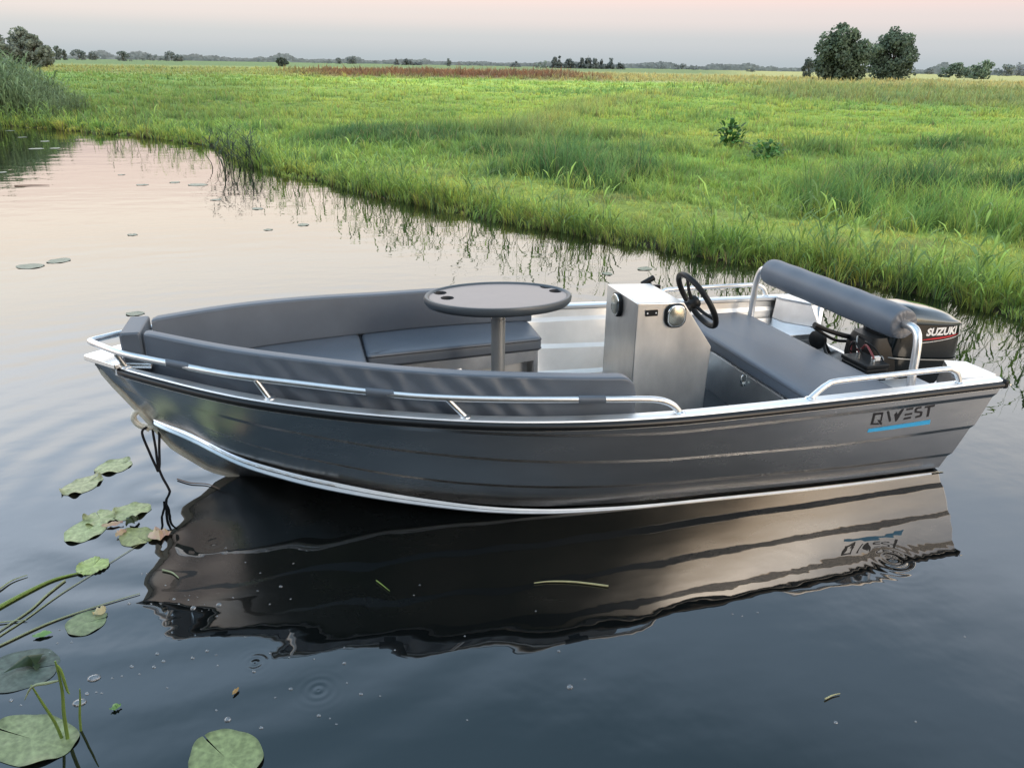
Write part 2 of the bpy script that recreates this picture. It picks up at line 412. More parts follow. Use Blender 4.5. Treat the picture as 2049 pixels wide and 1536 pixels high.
# handrails
RAILP = [(-4.439, -.004, .777), (-4.428, -.022, .7765), (-4.273, -.182, .764), (-4.036, -.335, .745), (-3.798, -.479, .727), (-3.508, -.603, .706), (-3.242, -.707, .686), (-2.997, -.785, .668), (-2.682, -.850, .652), (-2.338, -.906, .640), (-2.06, -.932, .625), (-1.985, -.936, .617), (-1.935, -.938, .602), (-1.895, -.937, .577), (-1.866, -.935, .544)]
for sg in (-1, 1):
    P = [(x, -sg * y if True else y, z) for x, y, z in RAILP]
    P = [(x, sg * abs(y), z) for x, y, z in RAILP]
    r = MB(); c = catmull([Vector(p) for p in P[1:]], 6); r.tube([Vector((-4.441, 0, .777))] + c, .0148, 16)
    ft = boat.part('handrail', r, M_TUBE, sharp=60)
    for (b, t) in (((-4.275, .150, .690), (-4.305, .158, .757)), ((-3.640, .545, .628), (-3.690, .535, .714)), ((-2.830, .822, .578), (-2.905, .808, .660))):
        st = MB().tube([(b[0], sg * b[1], b[2] - .004), (t[0], sg * t[1], t[2])], .0125, 14)
        st.lathe([(.0005, 0), (.026, 0), (.024, .004), (.015, .008), (.0005, .009)], (b[0], sg * b[1], zs(b[0]) + .001), seg=18)
        boat.part('rail_strut', st, M_TUBE, ft)
    fl_ = MB().lathe([(.0005, 0), (.027, 0), (.024, .005), (.015, .010), (.0005, .011)], (-1.866, sg * .935, zs(-1.866) + .001), seg=18)
    boat.part('rail_foot', fl_, M_ALUB, ft)
    a = MB().tube([(-1.165, sg * .905, .528), (-1.115, sg * .903, .568), (-1.075, sg * .902, .592), (-1.02, sg * .900, .604), (-.75, sg * .895, .606), (-.40, sg * .888, .606), (-.345, sg * .886, .600), (-.300, sg * .884, .575), (-.272, sg * .883, .530)], .0145, 16, smooth=5)
    ar = boat.part('handrail', a, M_TUBE, sharp=60)
    for xx, yy in ((-1.165, .905), (-.272, .883)):
        f2 = MB().lathe([(.0005, 0), (.025, 0), (.022, .004), (.016, .008), (.0005, .009)], (xx, sg * yy, zs(xx) + .002), seg=18); boat.part('rail_foot', f2, M_ALUB, ar)

# bench box across the stern
bb = MB().box((-.73, 0, .19), (.48, 1.54, .27)); 
bo = boat.part('bench_box', bb, M_ALU, bevel=.003)
bl = MB().box((-.976, -.06, .3365), (.010, .80, .007)); boat.part('lid_edge', bl, M_ALUB, bo)
lt = MB().box((-.975, -.058, .292), (.008, .034, .075)); lt.tube([(-.980, -.058, .322), (-.996, -.058, .315), (-.998, -.058, .280), (-.981, -.058, .270)], .005, 8, smooth=3); lt.box((-.984, -.058, .262), (.016, .024, .02))
boat.part('latch', lt, M_CHR, bo, bevel=.001)

# roll bar with padded roll
rbm = MB()
for sg in (-1, 1): pass
arch = [(-.452, -.765, .36), (-.452, -.757, .60), (-.447, -.745, .70), (-.441, -.715, .755), (-.436, -.66, .768), (-.436, -.58, .766), (-.436, 0, .766), (-.436, .58, .766), (-.436, .66, .768), (-.441, .715, .755), (-.447, .745, .70), (-.452, .757, .60), (-.452, .765, .36)]
rbm.tube(arch, .0215, 18, smooth=5)
ra = boat.part('roll_bar', rbm, M_TUBE, sharp=60)
pr = MB(); rings = []
for i, y in enumerate(np.linspace(-.612, .612, 26)):
    e = min(abs(y + .612), abs(y - .612)); rr = .088 + .0015 * math.sin(y * 23)
    k = 1 if e > .012 else .93
    rings.append([(-.436 + rr * k * math.cos(a), y, .765 + rr * k * math.sin(a)) for a in np.linspace(0, 2 * PI, 41)[:-1]])
pr.loft(rings); pd = boat.part('padded_roll', pr, M_VIN, ra, sharp=50)
for sg in (-1, 1):
    gc = MB(); ring0 = []
    prof = [(.080, .0), (.076, .010), (.060, .013), (.042, .010), (.026, .006), (.0225, .010)]
    rings = []
    for r, d in prof:
        rings.append([(-.436 + (r) * math.cos(a), sg * (.612 + d + .002 * math.sin(a * 11 + r * 30 + 2 * math.sin(a * 3)) * (1 if .03 < r < .075 else .2)), .765 + r * math.sin(a)) for a in np.linspace(0, 2 * PI, 85)[:-1]])
    gc.loft(rings, cap=False); boat.part('gathered_end', gc, M_CAPR, ra, sharp=60)

# bow seat boxes
for sg in (-1, 1):
    sb = MB()
    xs_ = [-3.12, -2.12]
    def iy(x): return np.interp(x, [-3.15, -2.07], [.235, .47])
    # front strip, posts and recessed back
    for (z0, z1) in ((.33, .40),):
        sb.add([(xs_[0], sg * iy(xs_[0]), z0), (xs_[1], sg * iy(xs_[1]), z0), (xs_[1], sg * iy(xs_[1]), z1 + 0), (xs_[0], sg * iy(xs_[0]), z1 + .045), (xs_[0], sg * (iy(xs_[0]) + .01), z0), (xs_[1], sg * (iy(xs_[1]) + .01), z0), (xs_[1], sg * (iy(xs_[1]) + .01), z1), (xs_[0], sg * (iy(xs_[0]) + .01), z1 + .045)],
               [(0, 1, 2, 3), (7, 6, 5, 4), (0, 4, 5, 1), (1, 5, 6, 2), (2, 6, 7, 3), (3, 7, 4, 0)])
    sb.box((-2.115, sg * .485, .235), (.028, .035, .33)); sb.box((-2.62, sg * .355, .235), (.03, .02, .24)); sb.box((-3.10, sg * .25, .32), (.03, .03, .20))
    sb.box((-2.115, sg * .62, .27), (.008, .24, .26))
    s1 = boat.part('seat_box', sb, M_ALU, bevel=.002)
    bk = MB(); bk.grid([[(x, sg * (iy(x) + .12), .10 + max(0, -x - 2.5) * .15), (x, sg * (iy(x) + .12), .40)] for x in np.linspace(-3.05, -2.14, 6)])
    boat.part('locker_back', bk, M_INNER, s1)

# bow lettering along the hull side
LOGO = {'Q': [[(0.1662, 0.2888), (0.171, 0.1548), (0.157, 0.1563), (0.1557, 0.1816), (0.1665, 0.1803), (0.1632, 0.2747), (0.1556, 0.2771), (0.1533, 0.2976)], [(0.157, 0.1563), (0.1523, 0.2607), (0.1547, 0.2584), (0.1584, 0.1761)], [(0.1597, 0.2415), (0.1567, 0.2413), (0.1501, 0.2823), (0.1492, 0.3034), (0.1513, 0.3032)]], 'W': [[(0.1527, 0.1544), (0.1495, 0.1496), (0.1386, 0.2679), (0.1404, 0.2832)], [(0.1389, 0.2009), (0.1371, 0.1724), (0.1344, 0.2053), (0.1321, 0.1472), (0.1286, 0.1456), (0.1297, 0.2768), (0.1317, 0.2851)]], 'E': [[(0.1251, 0.149), (0.1154, 0.1451), (0.1151, 0.1665), (0.1245, 0.1695)], [(0.1231, 0.2089), (0.1128, 0.205), (0.1123, 0.2255), (0.1226, 0.2289)], [(0.1214, 0.2544), (0.1115, 0.2488), (0.1106, 0.271), (0.1209, 0.2757)]], 'S': [[(0.1114, 0.1501), (0.1038, 0.1452), (0.1032, 0.1639), (0.1088, 0.1682)], [(0.1114, 0.1501), (0.1084, 0.1686), (0.1082, 0.1913), (0.1108, 0.1918), (0.1122, 0.1692)], [(0.1108, 0.1918), (0.1082, 0.1913), (0.0993, 0.2028), (0.0973, 0.2169), (0.0981, 0.2252), (0.1095, 0.2082)], [(0.1014, 0.2038), (0.0978, 0.2103), (0.0957, 0.2549), (0.0992, 0.2455)], [(0.105, 0.2551), (0.0985, 0.2401), (0.0958, 0.2518), (0.0971, 0.2671), (0.1041, 0.2725)]], 'T': [[(0.0989, 0.1486), (0.0848, 0.1426), (0.0841, 0.1657), (0.0981, 0.1688)], [(0.0938, 0.1595), (0.0901, 0.1582), (0.0843, 0.2733), (0.0875, 0.2776)]], 'U': [[(0.1649, 0.3762), (0.1656, 0.3348), (0.0787, 0.3156), (0.0754, 0.3668)]]}
lm = MB(); um = MB()
def logo_pt(s, t): 
    P = side(s, t, -.0125); return (P[0], -(P[1] + .0009), P[2])
for k, polys in LOGO.items():
    for pl in polys:
        tgt = um if k == 'U' else lm
        pts = []
        for i in range(len(pl)):
            a, b = pl[i], pl[(i + 1) % len(pl)]
            nn = 10 if k == 'U' and abs(a[0] - b[0]) > .05 else 1
            for j in range(nn): pts.append(logo_pt(a[0] + (b[0] - a[0]) * j / nn, a[1] + (b[1] - a[1]) * j / nn))
        tgt.add(pts, [tuple(range(len(pts)))])
boat.part('lettering', lm, M_DEC); boat.part('lettering_underline', um, M_BLUE)

# console with its fittings
cx = [(-1.675, .072), (-1.675, .787), (-1.390, .776), (-1.188, .497), (-1.200, .072)]
cm = MB().prism(cx, 0.0, .455, axis='y')
cons = boat.part('steering_console', cm, M_CONS, bevel=.006, seg=3)
# folded lip around the port face of the console
def rsq(w, h, r, n=6):
    out = []
    for cx_, cy_, a0 in ((w / 2 - r, h / 2 - r, 0), (-w / 2 + r, h / 2 - r, PI / 2), (-w / 2 + r, -h / 2 + r, PI), (w / 2 - r, -h / 2 + r, 1.5 * PI)):
        for k in range(n + 1):
            a = a0 + PI / 2 * k / n; out.append((cx_ + r * math.cos(a), cy_ + r * math.sin(a)))
    return out
def plate(mb, c, ex, ey, ez, w, h, r, d0, d1, scale=1.):
    p = rsq(w, h, r); c, ex, ey, ez = map(Vector, (c, ex, ey, ez)); n = len(p)
    vs = [c + ex * a + ey * b + ez * d0 for a, b in p] + [c + ex * a * scale + ey * b * scale + ez * d1 for a, b in p]
    mb.add(vs, [tuple(range(n))[::-1], tuple(range(n, 2 * n))] + [(i, (i + 1) % n, n + (i + 1) % n, n + i) for i in range(n)])
def speaker(c, ex, ez):
    o = MB(); plate(o, c, ex, (0, 0, 1), ez, .128, .142, .052, 0, .022, .97); sp_ = boat.part('speaker', o, M_BLK, cons, bevel=.004)
    o2 = MB(); plate(o2, c, ex, (0, 0, 1), ez, .116, .130, .048, .0225, .028, .93); 
    o3 = MB(); plate(o3, c, ex, (0, 0, 1), ez, .098, .112, .042, .0285, .031, .93)
    me = boat.part('speaker_frame', o2, M_CHR, cons, bevel=.002); boat.part('speaker_grille', o3, M_SPK, cons, bevel=.002)
speaker((-1.675, .262, .712), (0, 1, 0), (-1, 0, 0))
speaker((-1.442, 0, .704), (1, 0, 0), (0, -1, 0))
so = MB(); plate(so, (-1.588, 0, .727), (1, 0, 0), (0, 0, 1), (0, -1, 0), .076, .036, .005, 0, .006); boat.part('socket_plate', so, M_BLK, cons, bevel=.001)
for dx in (-.026, .026):
    d = MB().lathe([(.0003, 0), (.005, 0), (.004, .003), (.0003, .0035)], (-1.588 + dx, -.0065, .727), seg=10, rot=Matrix.Rotation(PI / 2, 3, 'X')); boat.part('socket_screw', d, M_WHITE, cons)
# steering wheel on the sloping face
wn = Vector((.86, 0, .51)).normalized(); wc = Vector((-1.185, .225, .716)); wa = Vector((0, 1, 0)); wb = wn.cross(wa)
wm = MB(); ringp = [wc + (wa * math.cos(a) + wb * math.sin(a)) * .183 for a in np.linspace(0, 2 * PI, 61)[:-1]]
rings = []
for i, p in enumerate(ringp):
    ra_ = (p - wc).normalized(); rings.append([tuple(p + (ra_ * math.cos(b) + wn * math.sin(b)) * .0175) for b in np.linspace(0, 2 * PI, 13)[:-1]])
wm.loft(rings, cap=False, closed=True)
for a in (math.radians(95), math.radians(215), math.radians(335)):
    d = wa * math.cos(a) + wb * math.sin(a); q = wa * -math.sin(a) + wb * math.cos(a)
    wm.tube([wc - wn * .03 + d * .02, wc - wn * .022 + d * .09, wc + d * .176], [.013, .010, .009], 10)
wm.lathe([(.0003, -.055), (.028, -.055), (.040, -.03), (.042, -.008), (.034, .004), (.0003, .006)], wc, seg=26, rot=wn.to_track_quat('Z', 'Y').to_matrix())
wm.lathe([(.0003, -.13), (.05, -.13), (.046, -.085), (.024, -.05), (.0003, -.05)], wc, seg=22, rot=wn.to_track_quat('Z', 'Y').to_matrix())
boat.part('steering_wheel', wm, M_BLK, cons, sharp=45)
hc = MB().lathe([(.0003, .006), (.026, .006), (.022, .012), (.0003, .014)], wc, seg=22, rot=wn.to_track_quat('Z', 'Y').to_matrix()); boat.part('wheel_hub_cap', hc, M_CHR, cons)
tl = MB().box((-1.36, .470, .70), (.09, .028, .12)); tl.tube([(-1.36, .49, .71), (-1.365, .50, .745), (-1.37, .50, .765)], .011, 10, smooth=3); tl.tube([(-1.425, .50, .760), (-1.345, .50, .800)], .018, 12)
boat.part('throttle_lever', tl, M_BLK, cons, bevel=.006)

# ------------------------------------------------------------------ cushions
def zseat(x): return float(np.interp(-x, [2.05, 3.15, 3.75, 4.2], [.478, .530, .570, .59]))
def zback(x): return float(hermite([2.05, 2.6, 3.0, 3.5, 4.0, 4.25], [.700, .733, .755, .795, .830, .845], -x))
def rrect(y0, y1, z0, z1, r, n=4):
    out = []
    for cy_, cz_, a0 in ((y1 - r, z1 - r, 0), (y0 + r, z1 - r, PI / 2), (y0 + r, z0 + r, PI), (y1 - r, z0 + r, 1.5 * PI)):
        for k in range(n + 1):
            a = a0 + PI / 2 * k / n; out.append((cy_ + r * math.cos(a), cz_ + r * math.sin(a)))
    return out
RX = [p_[0] for p_ in RAILP][::-1]; RX = sorted(RX)
_ry = {p_[0]: -p_[1] for p_ in RAILP}; _rz = {p_[0]: p_[2] for p_ in RAILP}
def rail_y(x): return float(np.interp(x, RX, [_ry[q] for q in RX]))
def rail_z(x): return float(np.interp(x, RX, [_rz[q] for q in RX]))
def backrest(sg, label, mat):
    base = (-2.6, sg * .7, .5)
    t = Thing('backrest_cushion', label, 'cushion', base)
    mb = MB(); rings = []
    X = list(np.linspace(-2.05, -2.13, 7)) + list(np.linspace(-2.2, -4.16, 46)) + [-4.18]
    for i, x in enumerate(X):
        zt = zback(x); e = (-2.05 - x)
        if e < .07: zt -= .07 - math.sqrt(max(0, .07**2 - (.07 - e)**2))
        yo = ys(x) - .105; yi = yo - .078
        shr = .006 if i in (0, len(X) - 1) else 0
        rings.append([(x, sg * a, b) for a, b in rrect(yi + shr, yo - shr, zseat(x) - .001, zt - shr, .013)])
    mb.loft(rings); c = t.part('cushion', mb, mat, sharp=32)
    pp = MB()
    for ins in (.108, .180):
        pts = [Vector((x, sg * (ys(x) - ins), zback(x) - .011)) for x in np.linspace(-2.13, -4.16, 50)]
        pp.tube(pts, .0032, 6)
    t.part('piping', pp, M_VIN, c)
    for x0, x1 in ((-4.075, -3.975), (-3.240, -3.125), (-2.345, -2.225)):
        st = MB(); rr = []
        for x in np.linspace(x0, x1, 8):
            yr = rail_y(x); zr = rail_z(x)
            rr.append([(x, sg * (yr + .0185 * math.cos(a)), zr + .0185 * math.sin(a)) for a in np.linspace(0, 2 * PI, 19)[:-1]])
        st.loft(rr)
        xm = (x0 + x1) / 2; ym = rail_y(xm); zm = rail_z(xm)
        y2 = ys(xm) - .104; a_ = (x0 + x1) / 2 - .03; b_ = a_ + .06
        st.loft([[(x, sg * (ym - .012), zm - .012), (x, sg * y2, zm - .014), (x, sg * y2, zm - .010), (x, sg * (ym - .012), zm - .008)] for x in (a_, b_)])
        t.part('strap', st, M_VIN, sharp=40)
    return t
backrest(-1, 'long grey backrest cushion nearest the camera, with diagonal folds in its outer side', M_VINF)
backrest(1, 'long plain grey backrest cushion along the far side of the bow seating', M_VIN)
bc = MB(); rings = []
for y, sh in ((-.14, .008), (-.132, 0), (.132, 0), (.14, .008)):
    rings.append([(a, y, b) for a, b in rrect(-4.285 + sh, -4.195 - sh, .60, .845 - sh, .012)])
bc.loft(rings); single('backrest_cushion', bc, M_VIN, 'short grey cushion block across the tip of the bow between the two long backrests', 'cushion', (-4.24, 0, .72), sharp=32)

PIPE = {}
def slab(poly, zf, th, r=.018, crown=.003):
    """cushion slab from a convex plan polygon (ccw), top at zf(x)"""
    P = [Vector((p[0], p[1])) for p in poly]; n = len(P)
    # densify + corner rounding
    Q = []
    for i in range(n):
        a, b, c = P[i - 1], P[i], P[(i + 1) % n]
        d1 = (a - b).normalized(); d2 = (c - b).normalized(); rr = min(.03, (a - b).length * .3, (c - b).length * .3)
        for k in range(5):
            u = k / 4; Q.append((b + d1 * rr) * (1 - u)**2 + 2 * u * (1 - u) * b + (b + d2 * rr) * u * u)
        m = max(1, int((c - b).length / .12))
        for k in range(1, m): Q.append(b + d2 * rr + (c - b - d2 * rr * 2) * k / m)
    cen = sum(Q, Vector((0, 0))) / len(Q)
    def ring(ins, dz):
        out = []
        for i in range(len(Q)):
            t = (Q[(i + 1) % len(Q)] - Q[i - 1]).normalized(); nn = Vector((-t.y, t.x))
            if nn.dot(cen - Q[i]) < 0: nn = -nn
            q = Q[i] + nn * ins; out.append((q.x, q.y, zf(q.x) + dz))
        return out
    mb = MB(); rings = [ring(.012, -th), ring(.002, -th + .008), ring(0, -th * .5), ring(.001, -r), ring(.004, -r * .5), ring(.010, -.003), ring(.022, 0), ring(.06, crown * .7)]
    mb.loft(rings, cap=False)
    o = len(mb.v); k = len(Q)
    last = list(range(o - k, o)); mb.v.append((cen.x, cen.y, zf(cen.x) + crown)); ci = o
    for i in range(k): mb.f.append((last[i], last[(i + 1) % k], ci))
    mb.f.append(tuple(range(k))[::-1])
    for dz in (-r * .9, -th + .014):
        e_ = ring(-.0005, dz); PIPE.setdefault(id(mb), MB()).tube(e_ + [e_[0]], .0030, 6)
    return mb
def cushion(mb, label, base):
    o = single('seat_cushion', mb, M_VIN, label, 'cushion', base, sharp=40)
    obj('piping', PIPE[id(mb)], M_PIPE, o, off=base); return o
for sg, lb in ((1, 'wedge shaped grey seat cushion on the far side box, seen behind the table post'), (-1, 'grey seat cushion on the near side box, mostly hidden behind the near backrest')):
    poly = [(x, sg * (ys(x) - .140)) for x in np.linspace(-2.065, -3.155, 9)] + [(-3.158, sg * .215), (-2.085, sg * .445)]
    if sg < 0: poly = poly[::-1]
    cushion(slab(poly, zseat, .085), lb, (-2.6, sg * .5, .45))
poly = [(-3.168, (ys(-3.168) - .140))] + [(x, (ys(x) - .140)) for x in np.linspace(-3.3, -4.1, 7)] + [(-4.18, .04), (-4.18, -.04)] + [(x, -(ys(x) - .140)) for x in np.linspace(-4.1, -3.3, 7)] + [(-3.168, -(ys(-3.168) - .140))]
cushion(slab(poly, zseat, .085), 'triangular grey seat cushion filling the point of the bow', (-3.5, 0, .5))
poly = [(-.990, -.80), (-.490, -.80), (-.452, -.74), (-.452, .74), (-.52, .86), (-.985, .86)]
cushion(slab([(a, b) for a, b in poly], lambda x: .428, .088, r=.022), 'large flat grey bench cushion across the stern under the padded roll bar', (-.72, 0, .38))

# ------------------------------------------------------------------ table
tb = Thing('table', 'oval grey table with cup holes on a single post amid the bow seating', 'table', (-2.475, 0, .072))
def ell(a, b, z, n=72, rot=-.10): return [(-2.475 + a * math.cos(t) * math.cos(rot) - b * math.sin(t) * math.sin(rot), a * math.cos(t) * math.sin(rot) + b * math.sin(t) * math.cos(rot), z) for t in np.linspace(0, 2 * PI, n + 1)[:-1]]
rm = MB(); Z = .885
rm.loft([ell(.30, .19, Z - .050), ell(.352, .242, Z - .054), ell(.374, .264, Z - .047), ell(.388, .278, Z - .030), ell(.391, .281, Z - .010), ell(.385, .275, Z + .001), ell(.374, .264, Z + .002), ell(.367, .257, Z - .002), ell(.362, .252, Z - .009)], cap=True); rm.f.pop()
to = tb.part('table_top', rm, M_TOPR, sharp=45)
# surface sheet with four round holes for the cup holders (holders are recessed cups)
import bmesh
def top_sheet():
    bm = bmesh.new()
    outer = [bm.verts.new(p) for p in ell(.363, .253, Z - .0065)]
    edges = [bm.edges.new((outer[i], outer[(i + 1) % len(outer)])) for i in range(len(outer))]
    for (x, y) in CUPS:
        vs = [bm.verts.new((x + .034 * math.cos(a), y + .034 * math.sin(a), Z - .0065)) for a in np.linspace(0, 2 * PI, 25)[:-1]]
        edges += [bm.edges.new((vs[i], vs[(i + 1) % 24])) for i in range(24)]
    bmesh.ops.triangle_fill(bm, use_beauty=True, edges=edges)
    mb = MB(); bm.verts.index_update(); mb.v = [tuple(v.co) for v in bm.verts]
    mb.f = [tuple(v.index for v in f.verts) for f in bm.faces if not any((f.calc_center_median().xy - Vector(c)).length < .030 for c in CUPS)]
    bm.free(); return mb
CUPS = [(-2.762, .125), (-2.744, .015), (-2.170, .125), (-2.150, .027)]
tb.part('table_surface', top_sheet(), M_TOP, to)
for c_ in CUPS:
    cu = MB().lathe([(.0345, Z - .005), (.033, Z - .0075), (.031, Z - .030), (.0005, Z - .0325)], (c_[0], c_[1], 0), seg=24)
    cu.f = [f for f in cu.f if len(f) == 4]
    tb.part('cup_holder', cu, M_DARK, to)
ps = MB().lathe([(.0005, .072), (.085, .072), (.085, .078), (.040, .10), (.036, .11), (.038, Z - .13), (.035, Z - .128), (.035, Z - .085), (.042, Z - .080), (.046, Z - .060), (.060, Z - .0545), (.0005, Z - .054)], (-2.475, 0, 0), seg=32)
tb.part('post', ps, M_POST, sharp=30)

# ------------------------------------------------------------------ outboard engine
ob = Thing('outboard_engine', 'black outboard engine with white lettering on its cowl, hanging on the stern', 'outboard engine', (.05, 0, .3))
def cowl_ring(z, x0, x1, w, n=60, p=3.8):
    out = []; cx_ = (x0 + x1) / 2; a = (x1 - x0) / 2
    for k in range(n):
        t = 2 * PI * k / n; c, s_ = math.cos(t), math.sin(t)
        out.append((cx_ + a * abs(c)**(2 / p) * (1 if c > 0 else -1), w * abs(s_)**(2 / p) * (1 if s_ > 0 else -1), z))
    return out
CZ = [.12, .20, .30, .36, .42, .48, .535, .575]
CX0 = [.02, -.03, -.06, -.08, -.085, -.085, -.08, -.07]; CX1 = [.45, .48, .495, .505, .507, .503, .495, .488]; CW = [.105, .128, .142, .152, .155, .155, .153, .150]
cw = MB().loft([cowl_ring(z + 0, a, b, w) for z, a, b, w in zip(CZ, CX0, CX1, CW)])
cw.v = [(x, y, z - (x - .2) * .10) for x, y, z in cw.v]
co = ob.part('cowl', cw, M_COWL, sharp=50)
cap = MB().loft([cowl_ring(.577, -.068, .484, .148), cowl_ring(.579, -.078, .498, .157), cowl_ring(.596, -.080, .500, .160), cowl_ring(.620, -.072, .490, .150), cowl_ring(.630, -.06, .468, .140), cowl_ring(.650, -.03, .42, .122), cowl_ring(.664, .02, .36, .095), cowl_ring(.672, .08, .29, .06), cowl_ring(.675, .14, .22, .03)])
cap.v = [(x, y, z + .012 * min(1, max(0, (z - .58) / .03)) - (x - .2) * .10 - max(0, x - .1) * .10 * min(1, max(0, (z - .58) / .05))) for x, y, z in cap.v]
ob.part('cowl_lid', cap, M_LID, co, sharp=50)
sm = MB().loft([cowl_ring(.352, -.088, .509, .1645), cowl_ring(.356, -.092, .513, .168), cowl_ring(.362, -.088, .510, .1655)], cap=False)
sm.v = [(x, y, z - (x - .2) * .10) for x, y, z in sm.v]
ob.part('cowl_seam', sm, M_SEAM, co, sharp=60)
def cowl_y(x, z):
    zz = z + (x - .2) * .10
    x0 = np.interp(zz, CZ, CX0); x1 = np.interp(zz, CZ, CX1); w = np.interp(zz, CZ, CW)
    u = min(.999, abs((x - (x0 + x1) / 2) / ((x1 - x0) / 2))); return -w * (1 - u**3.8)**(1 / 3.8)
def text_mesh(txt):
    cu = bpy.data.curves.new('t', 'FONT'); cu.body = txt; cu.size = 1; cu.shear = .16; cu.offset = .045; cu.resolution_u = 3
    o = bpy.data.objects.new('t', cu); COL.objects.link(o)
    dg = bpy.context.evaluated_depsgraph_get(); me = bpy.data.meshes.new_from_object(o.evaluated_get(dg))
    bm = bmesh.new(); bm.from_mesh(me); bmesh.ops.remove_doubles(bm, verts=bm.verts, dist=1e-4)
    vs = [tuple(v.co) for v in bm.verts]; bm.verts.index_update(); fs = [tuple(v.index for v in f.verts) for f in bm.faces]
    bm.free(); bpy.data.objects.remove(o); bpy.data.meshes.remove(me); bpy.data.curves.remove(cu)
    return vs, fs
vs, fs = text_mesh('SUZUKI')
xa, xb = min(v[0] for v in vs), max(v[0] for v in vs); ya, yb = min(v[1] for v in vs), max(v[1] for v in vs)
tmb = MB(); pts = []
for v in vs:
    x = .180 + (v[0] - xa) / (xb - xa) * .240; z = .508 + (v[1] - ya) / (yb - ya) * .050 + (x - .18) * -.02
    pts.append((x, cowl_y(x, z) - .0025, z))
tmb.add(pts, fs); ob.part('lettering', tmb, M_WHITE, co)
def swoosh(pts2, mat, name):
    m = MB(); top = []; bo_ = []
    for x, z, h in pts2: top.append((x, cowl_y(x, z) - .003, z + h)); bo_.append((x, cowl_y(x, z) - .003, z - h))
    m.grid([top, bo_]); ob.part(name, m, mat, co)
X = np.linspace(.155, .448, 14)
swoosh([(x, .487 + .015 * ((x - .155) / .293)**2, .0055 * math.sin(PI * min(1, (x - .155) / .293 * .9 + .08))) for x in X], M_RED, 'red_stripe')
swoosh([(x, .468 + .022 * ((x - .155) / .293)**2, .0018) for x in X], M_WHITE, 'white_stripe')
# power head front, bracket, shaft
md = MB().loft([cowl_ring(.10, -.11, .30, .085), cowl_ring(.20, -.17, .36, .11), cowl_ring(.27, -.19, .40, .125), cowl_ring(.36, -.20, .20, .135), cowl_ring(.44, -.19, .10, .13), cowl_ring(.50, -.16, .05, .11)])
ob.part('lower_housing', md, M_BLK, sharp=40)
lg = MB().loft([cowl_ring(.14, .04, .26, .055), cowl_ring(-.05, .06, .24, .045), cowl_ring(-.35, .07, .23, .035)]); lg.box((-.075, 0, .25), (.06, .24, .16)); lg.box((-.135, -.07, .20), (.03, .03, .22)); lg.box((-.135, .07, .20), (.03, .03, .22))
ob.part('bracket', lg, M_BLK, bevel=.006)
th = MB().tube([(-.10, .09, .44), (-.20, .095, .462), (-.33, .10, .505), (-.43, .10, .548)], [.017, .016, .015, .018], 12, smooth=4)
th.tube([(-.12, .13, .41), (-.22, .13, .42), (-.33, .11, .47), (-.42, .11, .525)], .010, 10, smooth=4)
ob.part('tiller_handle', th, M_BLK)
for i, (pts, r, mt) in enumerate((([(-.215, .26, .36), (-.24, .19, .32), (-.25, .12, .30), (-.26, .06, .30)], .010, M_BLK),
                                  ([(-.13, .03, .43), (-.20, .02, .44), (-.23, -.03, .38), (-.25, -.10, .40), (-.31, -.18, .462)], .006, M_REDC),
                                  ([(-.15, -.02, .42), (-.22, -.06, .43), (-.24, -.12, .45), (-.28, -.20, .50), (-.31, -.31, .462)], .006, M_REDC),
                                  ([(-.12, .05, .46), (-.20, -.02, .49), (-.26, -.10, .46), (-.30, -.18, .47)], .005, M_POST),
                                  ([(-.14, -.06, .44), (-.24, -.14, .50), (-.25, -.24, .49), (-.22, -.30, .42)], .005, M_BLK),
                                  ([(-.16, .0, .36), (-.26, -.04, .42), (-.30, -.12, .50), (-.31, -.20, .46)], .006, M_BLK),
                                  ([(-.13, -.10, .36), (-.17, -.20, .42), (-.21, -.27, .43), (-.25, -.30, .38), (-.26, -.31, .26)], .008, M_POST),
                                  ([(-.15, .0, .38), (-.20, -.08, .37), (-.22, -.17, .385), (-.20, -.25, .39)], .005, M_REDC),
                                  ([(-.16, .06, .39), (-.20, .05, .34), (-.22, .02, .31)], .009, M_BLK))):
    ob.part('cable', MB().tube(pts, r, 8, smooth=5), mt)
fu = MB().tube([(-.255, .07, .305), (-.275, .02, .30)], .014, 10); fu.tube([(-.275, .02, .30), (-.285, -.01, .298)], .019, 10); ob.part('fuel_coupling', fu, M_BRASS)

bt = Thing('battery', 'black battery with red cables standing behind the stern bench', 'battery', (-.29, -.20, .092))
bc_ = MB().box((-.31, -.245, .253), (.15, .22, .31)); cs = bt.part('case', bc_, M_BLK, bevel=.008)
bl_ = MB().box((-.31, -.245, .421), (.158, .228, .024)); bt.part('lid', bl_, M_BLK, bevel=.005)
for y in (-.18, -.31):
    te_ = MB().lathe([(.0003, .432), (.013, .432), (.012, .455), (.0003, .456)], (-.31, y, 0), seg=14); bt.part('terminal', te_, M_CHR)
wt = MB().box((-.272, -.285, .446), (.05, .018, .024)); bt.part('label_tag', wt, M_WHITE)

# mooring rope hanging from the towing eye
rp = MB().tube([(-4.262, -.012, .322), (-4.285, -.03, .30), (-4.262, -.045, .19), (-4.245, -.05, .12), (-4.238, -.05, .095), (-4.228, -.045, .13), (-4.220, -.03, .21), (-4.212, -.01, .29), (-4.225, .012, .335), (-4.243, .012, .30), (-4.238, -.02, .21), (-4.236, -.045, .13), (-4.222, -.065, .07), (-4.196, -.09, .01), (-4.180, -.105, -.06)], .0062, 8, smooth=6)
single('mooring_rope', rp, M_ROPE, 'black rope looped through the towing eye and dropping into the water', 'rope', (-4.24, 0, .3))
